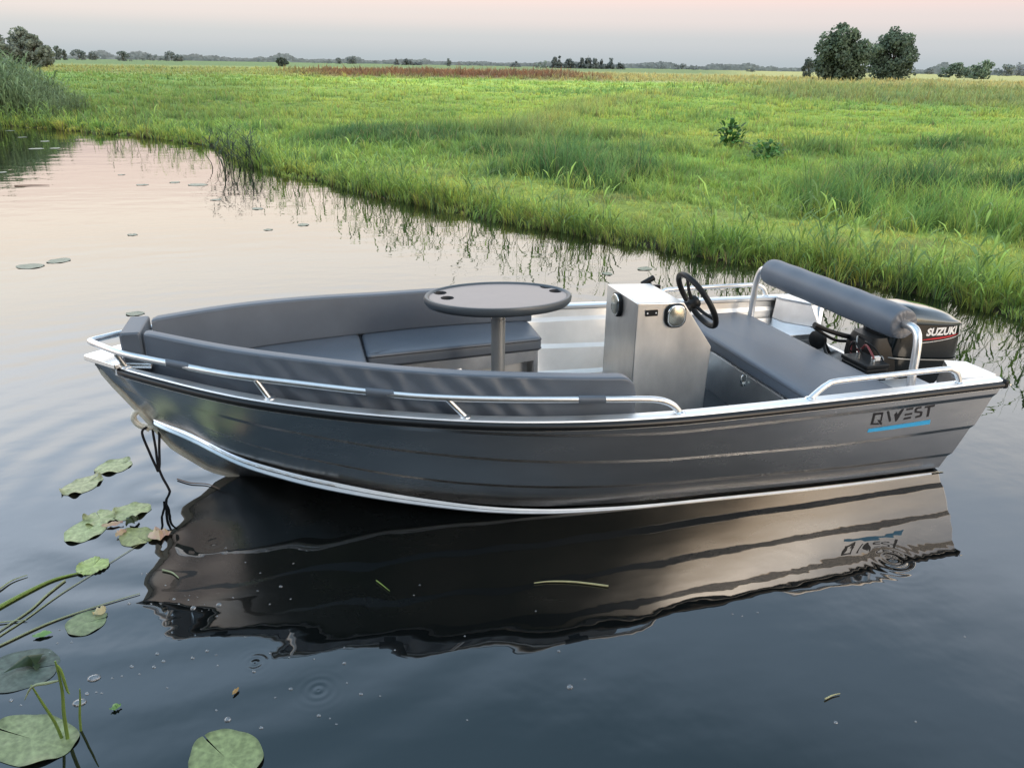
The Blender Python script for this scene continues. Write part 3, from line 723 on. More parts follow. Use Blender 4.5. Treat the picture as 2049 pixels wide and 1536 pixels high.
# ================================================================== LAND AND WATER
CAMW = np.array([-3.449, -3.776, 2.0])
BANK = np.array([(9.5, -14.), (6.2, -7.2), (4.1, -2.2), (3.05, .35), (2.63, 1.29), (2.45, 2.03), (1.93, 2.72), (1.375, 3.71), (.585, 4.64), (-.06, 5.51), (-.754, 6.68), (-1.58, 8.08), (-2.575, 9.885), (-3.737, 12.0), (-4.45, 14.4), (-5.1, 17.2), (-7.2, 20.15), (-9.6, 22.5), (-12.26, 24.95), (-16.5, 28.), (-24, 30.), (-38, 31.)])
def sdist(x, y):
    """signed distance to the waterline, positive on land"""
    x = np.asarray(x, float); y = np.asarray(y, float); best = np.full(x.shape, 1e9); sgn = np.ones(x.shape)
    for i in range(len(BANK) - 1):
        a = BANK[i]; b = BANK[i + 1]; d = b - a; L2 = d @ d
        t = np.clip(((x - a[0]) * d[0] + (y - a[1]) * d[1]) / L2, 0, 1)
        px = a[0] + t * d[0] - x; py = a[1] + t * d[1] - y; dd = np.hypot(px, py)
        cr = d[0] * (y - a[1]) - d[1] * (x - a[0])
        m = dd < best; best = np.where(m, dd, best); sgn = np.where(m, np.where(cr < 0, 1, -1), sgn)
    return best * sgn
_P = np.random.default_rng(5).random((256, 256))
def vnoise(x, y, sc):
    x = np.asarray(x) * sc; y = np.asarray(y) * sc
    i = np.floor(x).astype(int); j = np.floor(y).astype(int); u = x - i; v = y - j
    u = u * u * (3 - 2 * u); v = v * v * (3 - 2 * v)
    a = _P[i % 256, j % 256]; b = _P[(i + 1) % 256, j % 256]; c = _P[i % 256, (j + 1) % 256]; d = _P[(i + 1) % 256, (j + 1) % 256]
    return a * (1 - u) * (1 - v) + b * u * (1 - v) + c * (1 - u) * v + d * u * v
def fbm(x, y, sc, o=3):
    s = 0; a = .5; t = 0
    for k in range(o):
        s = s + a * vnoise(x + 17.3 * k, y - 9.1 * k, sc * 2**k); t += a; a *= .55
    return s / t
def land_d(x, y): return sdist(x, y) + (fbm(x, y, 1.3) - .5) * .30 + (fbm(x, y, .35) - .5) * .3
def sst(a, b, x): t = np.clip((x - a) / (b - a), 0, 1); return t * t * (3 - 2 * t)
def ground_z(x, y, d=None):
    if d is None: d = land_d(x, y)
    z = -.45 + .45 * sst(-1.2, -.05, d) + .060 * sst(-.05, .18, d) + .12 * sst(.2, 1.5, d)
    rough = sst(2.2, 3.2, d)
    z = z + sst(.3, 1., d) * (fbm(x, y, 1.1) - .5) * (.07 + .10 * rough)
    z = z + sst(4, 10, d) * (fbm(x, y, .25) - .5) * .22 + .16 * mound(x, y)
    return z
Rr = np.hypot
MOUNDS = [(-.1, 17.3, 1.9, 1.), (-1.2, 15.8, 1.2, .8), (1.0, 12.9, .8, .9), (3.6, 13.0, .7, .6), (2.5, 9.6, .8, .7), (1.5, 10.6, .5, .6), (6.0, 7.2, .8, .8), (8.2, 6.8, 1.1, .9), (13., 13.5, 1.3, .7), (8.2, 12.5, 1.0, .6), (5.0, 16.5, 1.0, .5)]
def mound(x, y):
    m = 0
    for a, b, r, k in MOUNDS: m = m + k * np.exp(-(((x - a) / (r * 1.5))**2 + ((y - b) / r)**2))
    return np.clip(m, 0, 1)
def cam_r(x, y): return Rr(x - CAMW[0], y - CAMW[1])
def cam_az(x, y): return np.degrees(np.arctan2(x - CAMW[0], y - CAMW[1])) - 15.57   # degrees right of the view axis

# vegetation character at a place: height, colour
C_YEL = np.array([.60, .74, .17]); C_MID = np.array([.385, .575, .13]); C_DRK = np.array([.115, .26, .085]); C_BLU = np.array([.115, .235, .105])
C_DRY = np.array([.50, .42, .22]); C_SOR = np.array([.21, .105, .07]); C_MUD = np.array([.045, .040, .024]); C_THA = np.array([.36, .33, .17])
def veg(x, y, d):
    r = cam_r(x, y); az = cam_az(x, y)
    n1 = fbm(x, y, .22); n2 = fbm(x + 40, y, .8); n3 = fbm(x, y + 70, 2.3); n4 = fbm(x - 30, y + 10, .07)
    edge = 1 - sst(.45, 1.0, d)
    mowW = 1.9 + 1.0 * (vnoise(x, y, .35) - .5)
    mown = sst(.6, 1.1, d) * (1 - sst(mowW + .2, mowW + .75, d)) * (1 - sst(13, 17, r))
    tall = sst(mowW + .2, mowW + .8, d) * (1 - sst(mowW + 2.4, mowW + 3.6, d)) * (1 - sst(12, 18, r))
    tuss = sst(.52, .60, n2 * .6 + n1 * .4) * (1 - mown) * (1 - edge)
    h = .09 + .10 * n2
    h = h * (1 - edge) + edge * (.09 + .14 * n2)
    h = h * (1 - mown) + mown * (.035 + .035 * n3)
    h = h * (1 - tall) + tall * (.12 + .36 * sst(.3, .7, n2))
    h = h + tuss * .17
    c = C_MID + (C_YEL - C_MID) * sst(.35, .62, n1)[:, None]
    c = c * (1 - .5 * edge[:, None]) + (C_YEL * .55 + C_MID * .45) * .5 * edge[:, None]
    c = c + (C_YEL * 1.08 - c) * (mown * .85)[:, None]
    c = c + (C_THA - c) * (mown * sst(.50, .72, n3) * .55)[:, None]
    c = c + (C_MID * 1.0 - c) * (tall * .6)[:, None]
    c = c + (C_DRK * 1.3 - c) * (tall * sst(.50, .62, n2) * .55)[:, None]
    c = c + (C_DRK * 1.15 - c) * (tuss * .75)[:, None]
    c = c + (C_BLU - c) * (sst(.60, .72, n4) * .35)[:, None]
    mo = mound(x, y) * (.6 + .8 * n3); h = h + .20 * mo; c = c + (np.where((n3 > .45)[:, None], C_DRK * .85, C_BLU) - c) * np.clip(mo * 1.3, 0, .92)[:, None]
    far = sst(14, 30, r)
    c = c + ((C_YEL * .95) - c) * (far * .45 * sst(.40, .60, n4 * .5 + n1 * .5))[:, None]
    lf = (1 - sst(-22, -12, az)) * sst(22, 30, r)              # duller sedge to the left
    c = c + (np.array([.17, .28, .085]) - c) * (lf * .7)[:, None]
    # far bands: dry grass and red-brown sorrel
    dry = sst(88, 108, r + 26 * (n1 - .5) + az * .4) * (.55 + .45 * sst(-16, -6, az))
    c = c + (C_DRY * (.75 + .5 * n2[:, None]) - c) * (dry * .72)[:, None]; h = h + dry * .20
    sor = sst(92, 104, r + 14 * (n1 - .5)) * (1 - sst(150, 175, r)) * sst(-17, -12, az + 6 * (n2 - .5)) * (1 - sst(3, 8, az + 8 * (n2 - .5)))
    c = c + (C_SOR * (.8 + .5 * n3[:, None]) - c) * (sor * .9)[:, None]; h = h + sor * .30
    reedf = sst(190, 240, r) * (1 - sst(12, 17, az))
    c = c + (np.array([.17, .25, .12]) - c) * (reedf * .8)[:, None]; h = h + reedf * .5
    gra = sst(-6, 2, az) * (1 - sst(9, 14, az)) * sst(30, 40, r) * (1 - sst(60, 80, r)) # pale seeding grass left of centre-right
    sg_ = (1 - sst(0, 4, np.abs(az + 1 - (r - 14) * .25))) * sst(16, 22, r) * (1 - sst(60, 80, r))
    c = c + (np.array([.34, .39, .15]) - c) * (sg_ * .6)[:, None]; h = h + sg_ * .22
    rt = sst(12, 18, az) * sst(52, 60, r + az * .2) * (1 - sst(88, 98, r))
    c = c + (np.array([.27, .31, .14]) - c) * (rt * .75)[:, None]; h = h + rt * .35
    return h, c

def np_mesh(name, V, quads=None, tris=None, col=None, mat=None, smooth=False, uv=None):
    me = bpy.data.meshes.new(name); nq = 0 if quads is None else len(quads); nt_ = 0 if tris is None else len(tris)
    me.vertices.add(len(V)); me.vertices.foreach_set('co', np.ascontiguousarray(V, np.float32).ravel())
    idx = []; 
    if nq: idx.append(np.asarray(quads, np.int32).ravel())
    if nt_: idx.append(np.asarray(tris, np.int32).ravel())
    idx = np.concatenate(idx); me.loops.add(len(idx)); me.loops.foreach_set('vertex_index', idx)
    starts = np.concatenate([np.arange(nq) * 4, nq * 4 + np.arange(nt_) * 3]).astype(np.int32)
    me.polygons.add(nq + nt_); me.polygons.foreach_set('loop_start', starts)
    if smooth: me.polygons.foreach_set('use_smooth', np.ones(nq + nt_, bool))
    me.update(calc_edges=True)
    if col is not None:
        ca = me.color_attributes.new('Col', 'FLOAT_COLOR', 'POINT')
        ca.data.foreach_set('color', np.concatenate([col, np.ones((len(col), 1))], 1).astype(np.float32).ravel())
    if mat: me.materials.append(mat)
    o = bpy.data.objects.new(name, me); COL.objects.link(o); return o

# ground sheet (polar grid about the place the photograph was taken from, out to the horizon)
na, nr = 420, 330
azg = np.radians(np.linspace(-78, 112, na)); rg = np.concatenate([[0.5], np.geomspace(3.0, 4200, nr - 1)])
A, Rg = np.meshgrid(azg, rg); GX = (CAMW[0] + Rg * np.sin(A)).ravel(); GY = (CAMW[1] + Rg * np.cos(A)).ravel()
D = land_d(GX, GY); GZ = ground_z(GX, GY, D)
hh, gc = veg(GX, GY, D)
gr = cam_r(GX, GY)
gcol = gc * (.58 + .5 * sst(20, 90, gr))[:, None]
mud = (1 - sst(.12, .5, D))[:, None]; gcol = gcol * (1 - mud) + C_MUD * mud
GZ = GZ + sst(30, 80, gr) * hh * .6
i, j = np.meshgrid(np.arange(nr - 1), np.arange(na - 1), indexing='ij'); q = (i * na + j).ravel()
quads = np.stack([q, q + 1, q + na + 1, q + na], 1)[:, ::-1]
def ground_mat():
    m, nt, out = new_mat('meadow_ground')
    at = N(nt, 'ShaderNodeAttribute', attribute_name='Col'); b = N(nt, 'ShaderNodeBsdfPrincipled'); b.inputs['Roughness'].default_value = .95; b.inputs['Specular IOR Level'].default_value = .1
    tc = N(nt, 'ShaderNodeTexCoord'); n = N(nt, 'ShaderNodeTexNoise'); n.inputs['Scale'].default_value = 3.; n.inputs['Detail'].default_value = 8; n.inputs['Roughness'].default_value = .7
    L(nt, tc.outputs['Object'], n.inputs['Vector'])
    mr = N(nt, 'ShaderNodeMapRange'); mr.inputs[1].default_value = .3; mr.inputs[2].default_value = .7; mr.inputs[3].default_value = .55; mr.inputs[4].default_value = 1.4
    L(nt, n.outputs['Fac'], mr.inputs[0])
    mx = N(nt, 'ShaderNodeVectorMath', operation='SCALE'); L(nt, at.outputs['Color'], mx.inputs[0]); L(nt, mr.outputs[0], mx.inputs['Scale'])
    L(nt, mx.outputs[0], b.inputs['Base Color'])
    bp = N(nt, 'ShaderNodeBump'); bp.inputs['Strength'].default_value = 1; bp.inputs['Distance'].default_value = .12; L(nt, n.outputs['Fac'], bp.inputs['Height']); L(nt, bp.outputs[0], b.inputs['Normal'])
    L(nt, b.outputs[0], out.inputs[0]); return m
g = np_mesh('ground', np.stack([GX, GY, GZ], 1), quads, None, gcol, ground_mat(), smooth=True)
tag(g, 'flat green meadow running from the waterline to the horizon', kind='structure')

# ------------------------------------------------------------------ water
def water_mat():
    m, nt, out = new_mat('dark_canal_water')
    b = N(nt, 'ShaderNodeBsdfPrincipled'); b.inputs['Base Color'].default_value = (.0045, .0055, .0055, 1); b.inputs['Roughness'].default_value = .012; b.inputs['IOR'].default_value = 2.0
    b.inputs['Specular IOR Level'].default_value = .5
    g_ = N(nt, 'ShaderNodeNewGeometry')
    def dist_to(p):
        v = N(nt, 'ShaderNodeVectorMath', operation='DISTANCE'); L(nt, g_.outputs['Position'], v.inputs[0]); v.inputs[1].default_value = (p[0], p[1], 0); return v.outputs['Value']
    def mth(op, a, c=None):
        n = N(nt, 'ShaderNodeMath', operation=op)
        for k, v in enumerate((a, c)):
            if v is None: continue
            if isinstance(v, (int, float)): n.inputs[k].default_value = v
            else: L(nt, v, n.inputs[k])
        return n.outputs[0]
    def rings(p, freq, fall, amp, start=0):
        d = dist_to(p); s = mth('SINE', mth('MULTIPLY', d, freq)); e = mth('EXPONENT', mth('MULTIPLY', d, -fall)); r = mth('MULTIPLY', mth('MULTIPLY', s, e), amp)
        return r
    mp = N(nt, 'ShaderNodeMapping'); L(nt, g_.outputs['Position'], mp.inputs[0]); mp.inputs['Rotation'].default_value = (0, 0, .35); mp.inputs['Scale'].default_value = (1, 2.2, 1)
    n1 = N(nt, 'ShaderNodeTexNoise'); n1.inputs['Scale'].default_value = 1.1; n1.inputs['Detail'].default_value = 2.5; L(nt, mp.outputs[0], n1.inputs['Vector'])
    n2 = N(nt, 'ShaderNodeTexNoise'); n2.inputs['Scale'].default_value = 7.; n2.inputs['Detail'].default_value = 2; L(nt, g_.outputs['Position'], n2.inputs['Vector'])
    # ruffled patches: fine noise is strong only in places
    n3 = N(nt, 'ShaderNodeTexNoise'); n3.inputs['Scale'].default_value = .9; L(nt, g_.outputs['Position'], n3.inputs['Vector'])
    mr = N(nt, 'ShaderNodeMapRange'); mr.inputs[1].default_value = .40; mr.inputs[2].default_value = .68; mr.inputs[3].default_value = .25; mr.inputs[4].default_value = 1.3; L(nt, n3.outputs['Fac'], mr.inputs[0])
    hgt = mth('MULTIPLY', n1.outputs['Fac'], .0050)
    hgt = mth('ADD', hgt, mth('MULTIPLY', mth('MULTIPLY', n2.outputs['Fac'], mr.outputs[0]), .00115))
    for r in (rings((-4.05, .15), 23., .60, .0018), rings((-4.25, -.1), 38., 1.6, .0006), rings((-3.525, -1.633), 210., 34., .0004), rings((-1.036, -1.46), 150., 13., .00035), rings((-3.74, -1.442), 220., 40., .0004), rings((-3.94, -.62), 170., 22., .0004)):
        hgt = mth('ADD', hgt, r)
    bp = N(nt, 'ShaderNodeBump'); bp.inputs['Strength'].default_value = 1; bp.inputs['Distance'].default_value = 1.; L(nt, hgt, bp.inputs['Height']); L(nt, bp.outputs[0], b.inputs['Normal'])
    L(nt, b.outputs[0], out.inputs[0]); return m
wt_ = MB(); xw = [-4000, -300, -60, -20, -8, 0, 8, 20, 60, 300, 4000]
wt_.grid([[(x, y, 0) for y in xw] for x in xw])
w = obj('water', wt_, water_mat()); tag(w, 'still dark canal water mirroring the boat and the pink evening sky', kind='structure')

# ------------------------------------------------------------------ grass blades
def in_view(x, y, m=4): return (cam_az(x, y) > -33.6 - m) & (cam_az(x, y) < 56)
def blades(name, X, Y, Z, Hh, Wd, Cc, label, cat, lean=.35, split=.5, bend=None, cell=0, root=.38):
    n = len(X); az = RNG.random(n) * 2 * PI; la = RNG.random(n) * 2 * PI; lm_ = RNG.random(n)**1.3 * lean
    if cell:
        rr_ = cam_r(X, Y); cs_ = cell * 2.0**np.floor(np.log2(np.maximum(1, rr_ / 9))); wpx = (fbm(X, Y, .9) - .5) * 2.2 + X * .79 - Y * .61; wpy = (fbm(X + 50, Y, .9) - .5) * 2.2 + X * .61 + Y * .79; ix = np.floor(wpx / cs_).astype(int); iy = np.floor(wpy / cs_).astype(int)
        jx = _P[ix % 256, iy % 256]; jy = _P[(ix + 91) % 256, (iy + 37) % 256]; jh = _P[(ix + 5) % 256, (iy + 201) % 256]; jc = _P[(ix + 133) % 256, (iy + 77) % 256]
        ddx = wpx - (ix + .2 + .6 * jx) * cs_; ddy = wpy - (iy + .2 + .6 * jy) * cs_; cxx = X - (.79 * ddx + .61 * ddy); cyy = Y - (-.61 * ddx + .79 * ddy)
        la = np.arctan2(Y - cyy, X - cxx) + RNG.normal(0, .5, n); q_ = np.clip(np.hypot(X - cxx, Y - cyy) / (cs_ * .5), 0, 1.4)
        X = cxx + (X - cxx) * .72; Y = cyy + (Y - cyy) * .72; lm_ = np.clip(lm_ * .5 + q_ * lean * .8, 0, 1.1)
        hv = 1 - .45 * sst(12, 26, rr_); Hh = Hh * (1 + hv * (jh - .5)) * (1.12 - .35 * q_); Cc = Cc * (1 + .42 * hv * (jc - .5))[:, None] * np.stack([1 + .3 * (jx - .5), np.ones(n), 1 - .2 * (jx - .5)], 1)
    lx = np.cos(la) * lm_ * Hh; ly = np.sin(la) * lm_ * Hh
    if bend is not None: lx = lx + bend[0] * Hh; ly = ly + bend[1] * Hh
    wx = np.cos(az) * Wd / 2; wy = np.sin(az) * Wd / 2
    V = np.zeros((n, 5, 3)); 
    V[:, 0] = np.stack([X - wx, Y - wy, Z - .02], 1); V[:, 1] = np.stack([X + wx, Y + wy, Z - .02], 1)
    m = .55
    V[:, 2] = np.stack([X + lx * .32 + wx * .8, Y + ly * .32 + wy * .8, Z + Hh * m], 1); V[:, 3] = np.stack([X + lx * .32 - wx * .8, Y + ly * .32 - wy * .8, Z + Hh * m], 1)
    V[:, 4] = np.stack([X + lx, Y + ly, Z + Hh * (1 - .25 * lm_)], 1)
    C = np.zeros((n, 5, 3)); C[:, 0:2] = (Cc * root)[:, None]; C[:, 2:4] = (Cc * .85)[:, None]; C[:, 4] = Cc * 1.12  # blade colour darkened at the root, imitating occlusion between the stems
    b = np.arange(n) * 5
    q = np.stack([b, b + 1, b + 2, b + 3], 1); t = np.stack([b + 3, b + 2, b + 4], 1)
    o = np_mesh(name, V.reshape(-1, 3), q, t, C.reshape(-1, 3), M_GRASS)
    return tag(o, label, cat, kind='stuff')
def scatter(n, r0, r1, amax=38, aright=54):
    u = RNG.random(n); r = r0 * np.exp(u * math.log(r1 / r0)); a = np.radians(15.57 - amax + RNG.random(n) * (amax + aright))
    return CAMW[0] + r * np.sin(a), CAMW[1] + r * np.cos(a)
def vary(c, n, a=.22):
    k = 1 + (RNG.random((n, 1)) - .5) * 2 * a; t = (RNG.random((n, 1)) - .5) * .25
    return np.clip(c * k * np.concatenate([1 + t, np.ones((n, 1)), 1 - t], 1), .004, .7)
x, y = scatter(740000, 6.0, 190); d = land_d(x, y); k = d > .02; x, y, d = x[k], y[k], d[k]
# thin out uniformly random near the mown strip, clump elsewhere
cl = fbm(x, y, 3.2, 2); k = RNG.random(len(x)) < np.clip(.35 + 1.5 * (cl - .3), .15, 1); x, y, d = x[k], y[k], d[k]
h, c = veg(x, y, d); r = cam_r(x, y); n = len(x)
h = h * (.6 + .8 * RNG.random(n)) * (1 + .25 * sst(40, 120, r)); wd = (.0042 + .0028 * RNG.random(n)) * np.maximum(1, r / 7.5) * (1 + .5 * sst(30, 90, r))
c = vary(c, n); dead = RNG.random(n) < .06; c[dead] = C_THA * (.7 + .6 * RNG.random((dead.sum(), 1)))
z = ground_z(x, y, d)
near = r < 26
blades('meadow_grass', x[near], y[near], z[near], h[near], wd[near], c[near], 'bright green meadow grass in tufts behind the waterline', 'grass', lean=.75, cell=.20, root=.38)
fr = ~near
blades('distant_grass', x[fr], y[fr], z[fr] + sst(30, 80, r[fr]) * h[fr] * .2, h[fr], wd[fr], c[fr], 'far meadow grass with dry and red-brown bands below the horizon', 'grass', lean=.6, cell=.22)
# taller sedge fringe at the water's edge
seg = []; 
P0 = BANK[:-3]; Ls = np.hypot(*(P0[1:] - P0[:-1]).T); 
n = 60000; u = RNG.random(n)**.8; cum = np.concatenate([[0], np.cumsum(Ls)])
w_ = Ls / np.maximum(3, np.array([cam_r(*((P0[i] + P0[i + 1]) / 2)) for i in range(len(Ls))]))**.8; w_[:1] *= .3; w_ /= w_.sum()
si = RNG.choice(len(Ls), n, p=w_); tt = RNG.random(n); p = P0[si] + (P0[si + 1] - P0[si]) * tt[:, None]
nrm = np.stack([(P0[1:] - P0[:-1])[si][:, 1], -(P0[1:] - P0[:-1])[si][:, 0]], 1); nrm /= np.hypot(nrm[:, 0], nrm[:, 1])[:, None]
off = RNG.normal(.22, .26, n); p = p + nrm * off[:, None]; x, y = p.T
d = land_d(x, y); k = (d > -.16) & (d < .9) & in_view(x, y); x, y, d = x[k], y[k], d[k]; nrm = nrm[k]; n = len(x)
cl = fbm(x, y, 2.6, 2); r = cam_r(x, y)
h = (.08 + .18 * sst(.36, .74, cl)) * (.5 + .9 * RNG.random(n)); h = np.where(RNG.random(n) < .08, h * 1.35, h)
c = C_YEL * .9 * (1 - sst(.4, .7, fbm(x, y, .9)))[:, None] + C_MID * 1.05 * sst(.4, .7, fbm(x, y, .9))[:, None]
bl = (RNG.random(n) < .22)[:, None]; c = np.where(bl, C_BLU * 1.25, c); br = (RNG.random(n) < .16 * (d < .25))[:, None]; c = np.where(br, C_THA * .9, c); c = c * (.85 + .15 * sst(.0, .30, d))[:, None]
blades('bank_sedge', x, y, np.maximum(ground_z(x, y, d), -.02), h, (.0055 + .0035 * RNG.random(n)) * np.maximum(1, r / 9), vary(c, n), 'fringe of upright sedge and reed blades along the water edge', 'sedge', lean=.6, cell=.24, root=.42, bend=(-nrm[:, 0] * .12, -nrm[:, 1] * .12))

# ------------------------------------------------------------------ reeds with leaves
def reed_mesh(name, stems, mat=M_GRASS):
    """stems: list of (x, y, z, height, leanx, leany, colour, leafscale)"""
    V = []; Q = []; T = []; C = []
    for (x, y, z, h, lx, ly, c, ls) in stems:
        b = len(V); nseg = 5; c = np.array(c); prev = None
        a0 = random.random() * 6.28; ux, uy = math.cos(a0), math.sin(a0)
        rad = .0035 * ls
        def pos(t): return np.array([x + lx * t * t * h, y + ly * t * t * h, z + h * t * (1 - .12 * t * (abs(lx) + abs(ly)))])
        for i in range(nseg + 1):
            t = i / nseg; p = pos(t); rr_ = rad * (1 - .8 * t)
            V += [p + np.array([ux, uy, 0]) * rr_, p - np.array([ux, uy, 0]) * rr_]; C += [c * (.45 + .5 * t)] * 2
            if i: o = b + 2 * i; Q.append((o - 2, o - 1, o + 1, o))
        b2 = len(V)
        for i in range(nseg + 1):
            t = i / nseg; p = pos(t); rr_ = rad * (1 - .8 * t)
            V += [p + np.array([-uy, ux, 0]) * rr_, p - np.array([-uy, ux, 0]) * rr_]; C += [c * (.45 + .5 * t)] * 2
            if i: o = b2 + 2 * i; Q.append((o - 2, o - 1, o + 1, o))
        nl = max(3, int(6 * min(1.2, h)))
        for l in range(nl):
            t = .25 + .72 * (l + random.random() * .5) / nl; p = pos(t); a = a0 + PI * l + random.uniform(-.7, .7)
            dx, dy = math.cos(a), math.sin(a); Ln = h * random.uniform(.22, .36) * (1.1 - .4 * t); wv = Ln * .055
            up = random.uniform(1.0, 2.2); sx_, sy_ = -dy * wv, dx * wv
            o = len(V); cc = c * random.uniform(.8, 1.2)
            V += [p, p + np.array([dx * Ln * .4 + sx_, dy * Ln * .4 + sy_, Ln * .35 * up]), p + np.array([dx * Ln * .4 - sx_, dy * Ln * .4 - sy_, Ln * .35 * up]),
                  p + np.array([dx * Ln * .8 + sx_ * .5, dy * Ln * .8 + sy_ * .5, Ln * (.5 * up - .05)]), p + np.array([dx * Ln * .8 - sx_ * .5, dy * Ln * .8 - sy_ * .5, Ln * (.5 * up - .05)]), p + np.array([dx * Ln * 1.05, dy * Ln * 1.05, Ln * (.48 * up - .12)])]
            C += [cc * .8, cc, cc, cc, cc, cc]
            T += [(o, o + 2, o + 1), (o + 3, o + 4, o + 5)]; Q.append((o + 1, o + 2, o + 4, o + 3))
    return np_mesh(name, np.array(V), np.array(Q), np.array(T), np.clip(np.array(C), 0, 1), mat)
st = []
for _ in range(1700):
    i = random.choices(range(len(Ls)), weights=list(w_))[0]; t = random.random(); p = P0[i] + (P0[i + 1] - P0[i]) * t
    e = P0[i + 1] - P0[i]; nn = np.array([e[1], -e[0]]) / np.hypot(*e); o = random.gauss(.06, .16); p = p + nn * o
    if vnoise(p[0], p[1], 1.6) < .42 and random.random() < .75: continue
    if not in_view(p[0], p[1]): continue
    rr_ = cam_r(*p)
    st.append((p[0], p[1], -.05, random.uniform(.30, .78) * (1.1 if random.random() < .85 else 1.35), -nn[0] * random.uniform(-.1, .55) + random.gauss(0, .14), -nn[1] * random.uniform(-.1, .55) + random.gauss(0, .14), C_BLU * np.array([1.25, 1., .75]) * random.uniform(1.1, 1.7) if random.random() < .45 else C_MID * random.uniform(.8, 1.2), max(1, rr_ / 11)))
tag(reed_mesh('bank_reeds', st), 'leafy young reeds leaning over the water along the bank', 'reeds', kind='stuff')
# reed bed at the left
st = []
for _ in range(2600):
    x = random.uniform(-21, -10.6); y = 26.6 - .62 * (x + 12) * .9 + random.random()**1.3 * 5.2 - 1.2
    if land_d(np.array([x]), np.array([y]))[0] < -.9: continue
    ex = (-10.9 - x) / 2.2
    hgt = 1.95 * min(1, .42 + .58 * max(0, ex)) * random.uniform(.8, 1.08)
    st.append((x, y, 0.0, hgt, random.gauss(.08, .1), random.gauss(0, .08), np.array([.22, .31, .16]) * random.uniform(.6, 1.35), 4.5))
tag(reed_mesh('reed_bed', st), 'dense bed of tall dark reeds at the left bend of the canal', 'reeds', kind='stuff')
# reed clump leaning out over the water where the bank turns
st = []
DKR = np.array([.045, .065, .045])
for k in range(11):
    st.append((-5.0 + .09 * k + random.uniform(-.05, .05), 13.5 + random.uniform(-.8, .8), -.03, random.uniform(.55, .95), -random.uniform(.5, 1.15), -random.uniform(-.1, .3), DKR, 2.6))
for k in range(26):
    st.append((-4.35 + random.uniform(-.45, .35), 13.2 + random.uniform(-1.4, 1.2), -.03, random.uniform(.5, .9), random.gauss(-.15, .25), random.gauss(-.1, .15), DKR * random.uniform(.9, 2.2), 2.2))
o = reed_mesh('reed_clump', st); tag(o, 'clump of reeds with long leaves leaning left out over the pale water', 'reed clump')
st = [(x, y, -.02, h_, lx, 0, C_BLU * .7, 2.0) for x, y, h_, lx in ((-8.05, 19.9, .75, -.25), (-7.95, 19.6, .6, .3), (-8.3, 20.1, .55, -.1), (-7.8, 20.2, .5, .25))]
tag(reed_mesh('reed_clump', st), 'few thin reed stems standing in the water beside the far left bank', 'reed clump')

# broad-leaved dock plants in the meadow
def dock(x, y, H, W, label, seed, dk=1.):
    rr_ = random.Random(seed); V = []; Q = []; C = []
    gz_ = float(ground_z(np.array([x]), np.array([y]))[0])
    for i in range(150):
        a = rr_.random() * 6.28; rd = rr_.random()**.6; el = rr_.uniform(-.2, 1.1); Ln = H * rr_.uniform(.16, .34); h0 = H * rr_.random()**1.2 * (1 - .45 * rd)
        dx, dy = math.cos(a), math.sin(a); base = np.array([x + dx * W * .42 * rd, y + dy * W * .42 * rd, gz_ + h0]); wv = Ln * .26
        cc = np.array([.06, .15, .04]) * rr_.uniform(.5, 1.8) * dk; o = len(V)
        for k, (u, ww) in enumerate(((0, .15), (.3, .8), (.6, 1), (.85, .6), (1., .05))):
            p = base + np.array([dx * math.cos(el), dy * math.cos(el), math.sin(el)]) * Ln * u + np.array([0, 0, -.3 * Ln * u * u * math.cos(el)])
            V += [p + np.array([-dy, dx, .15]) * wv * ww, p - np.array([-dy, dx, -.15]) * wv * ww]; C += [cc * (.6 + .5 * u)] * 2
            if k: b = o + 2 * k; Q.append((b - 2, b - 1, b + 1, b))
    ob_ = np_mesh('dock_plant', np.array(V), np.array(Q), None, np.array(C), M_LEAF); return tag(ob_, label, 'plant')
dock(6.75, 13.6, .66, .85, 'taller of the two dark broad-leaved plants standing in the meadow', 3)
dock(6.45, 11.5, .55, .8, 'lower dark broad-leaved plant in the meadow grass, nearer the water', 4, 1.2)
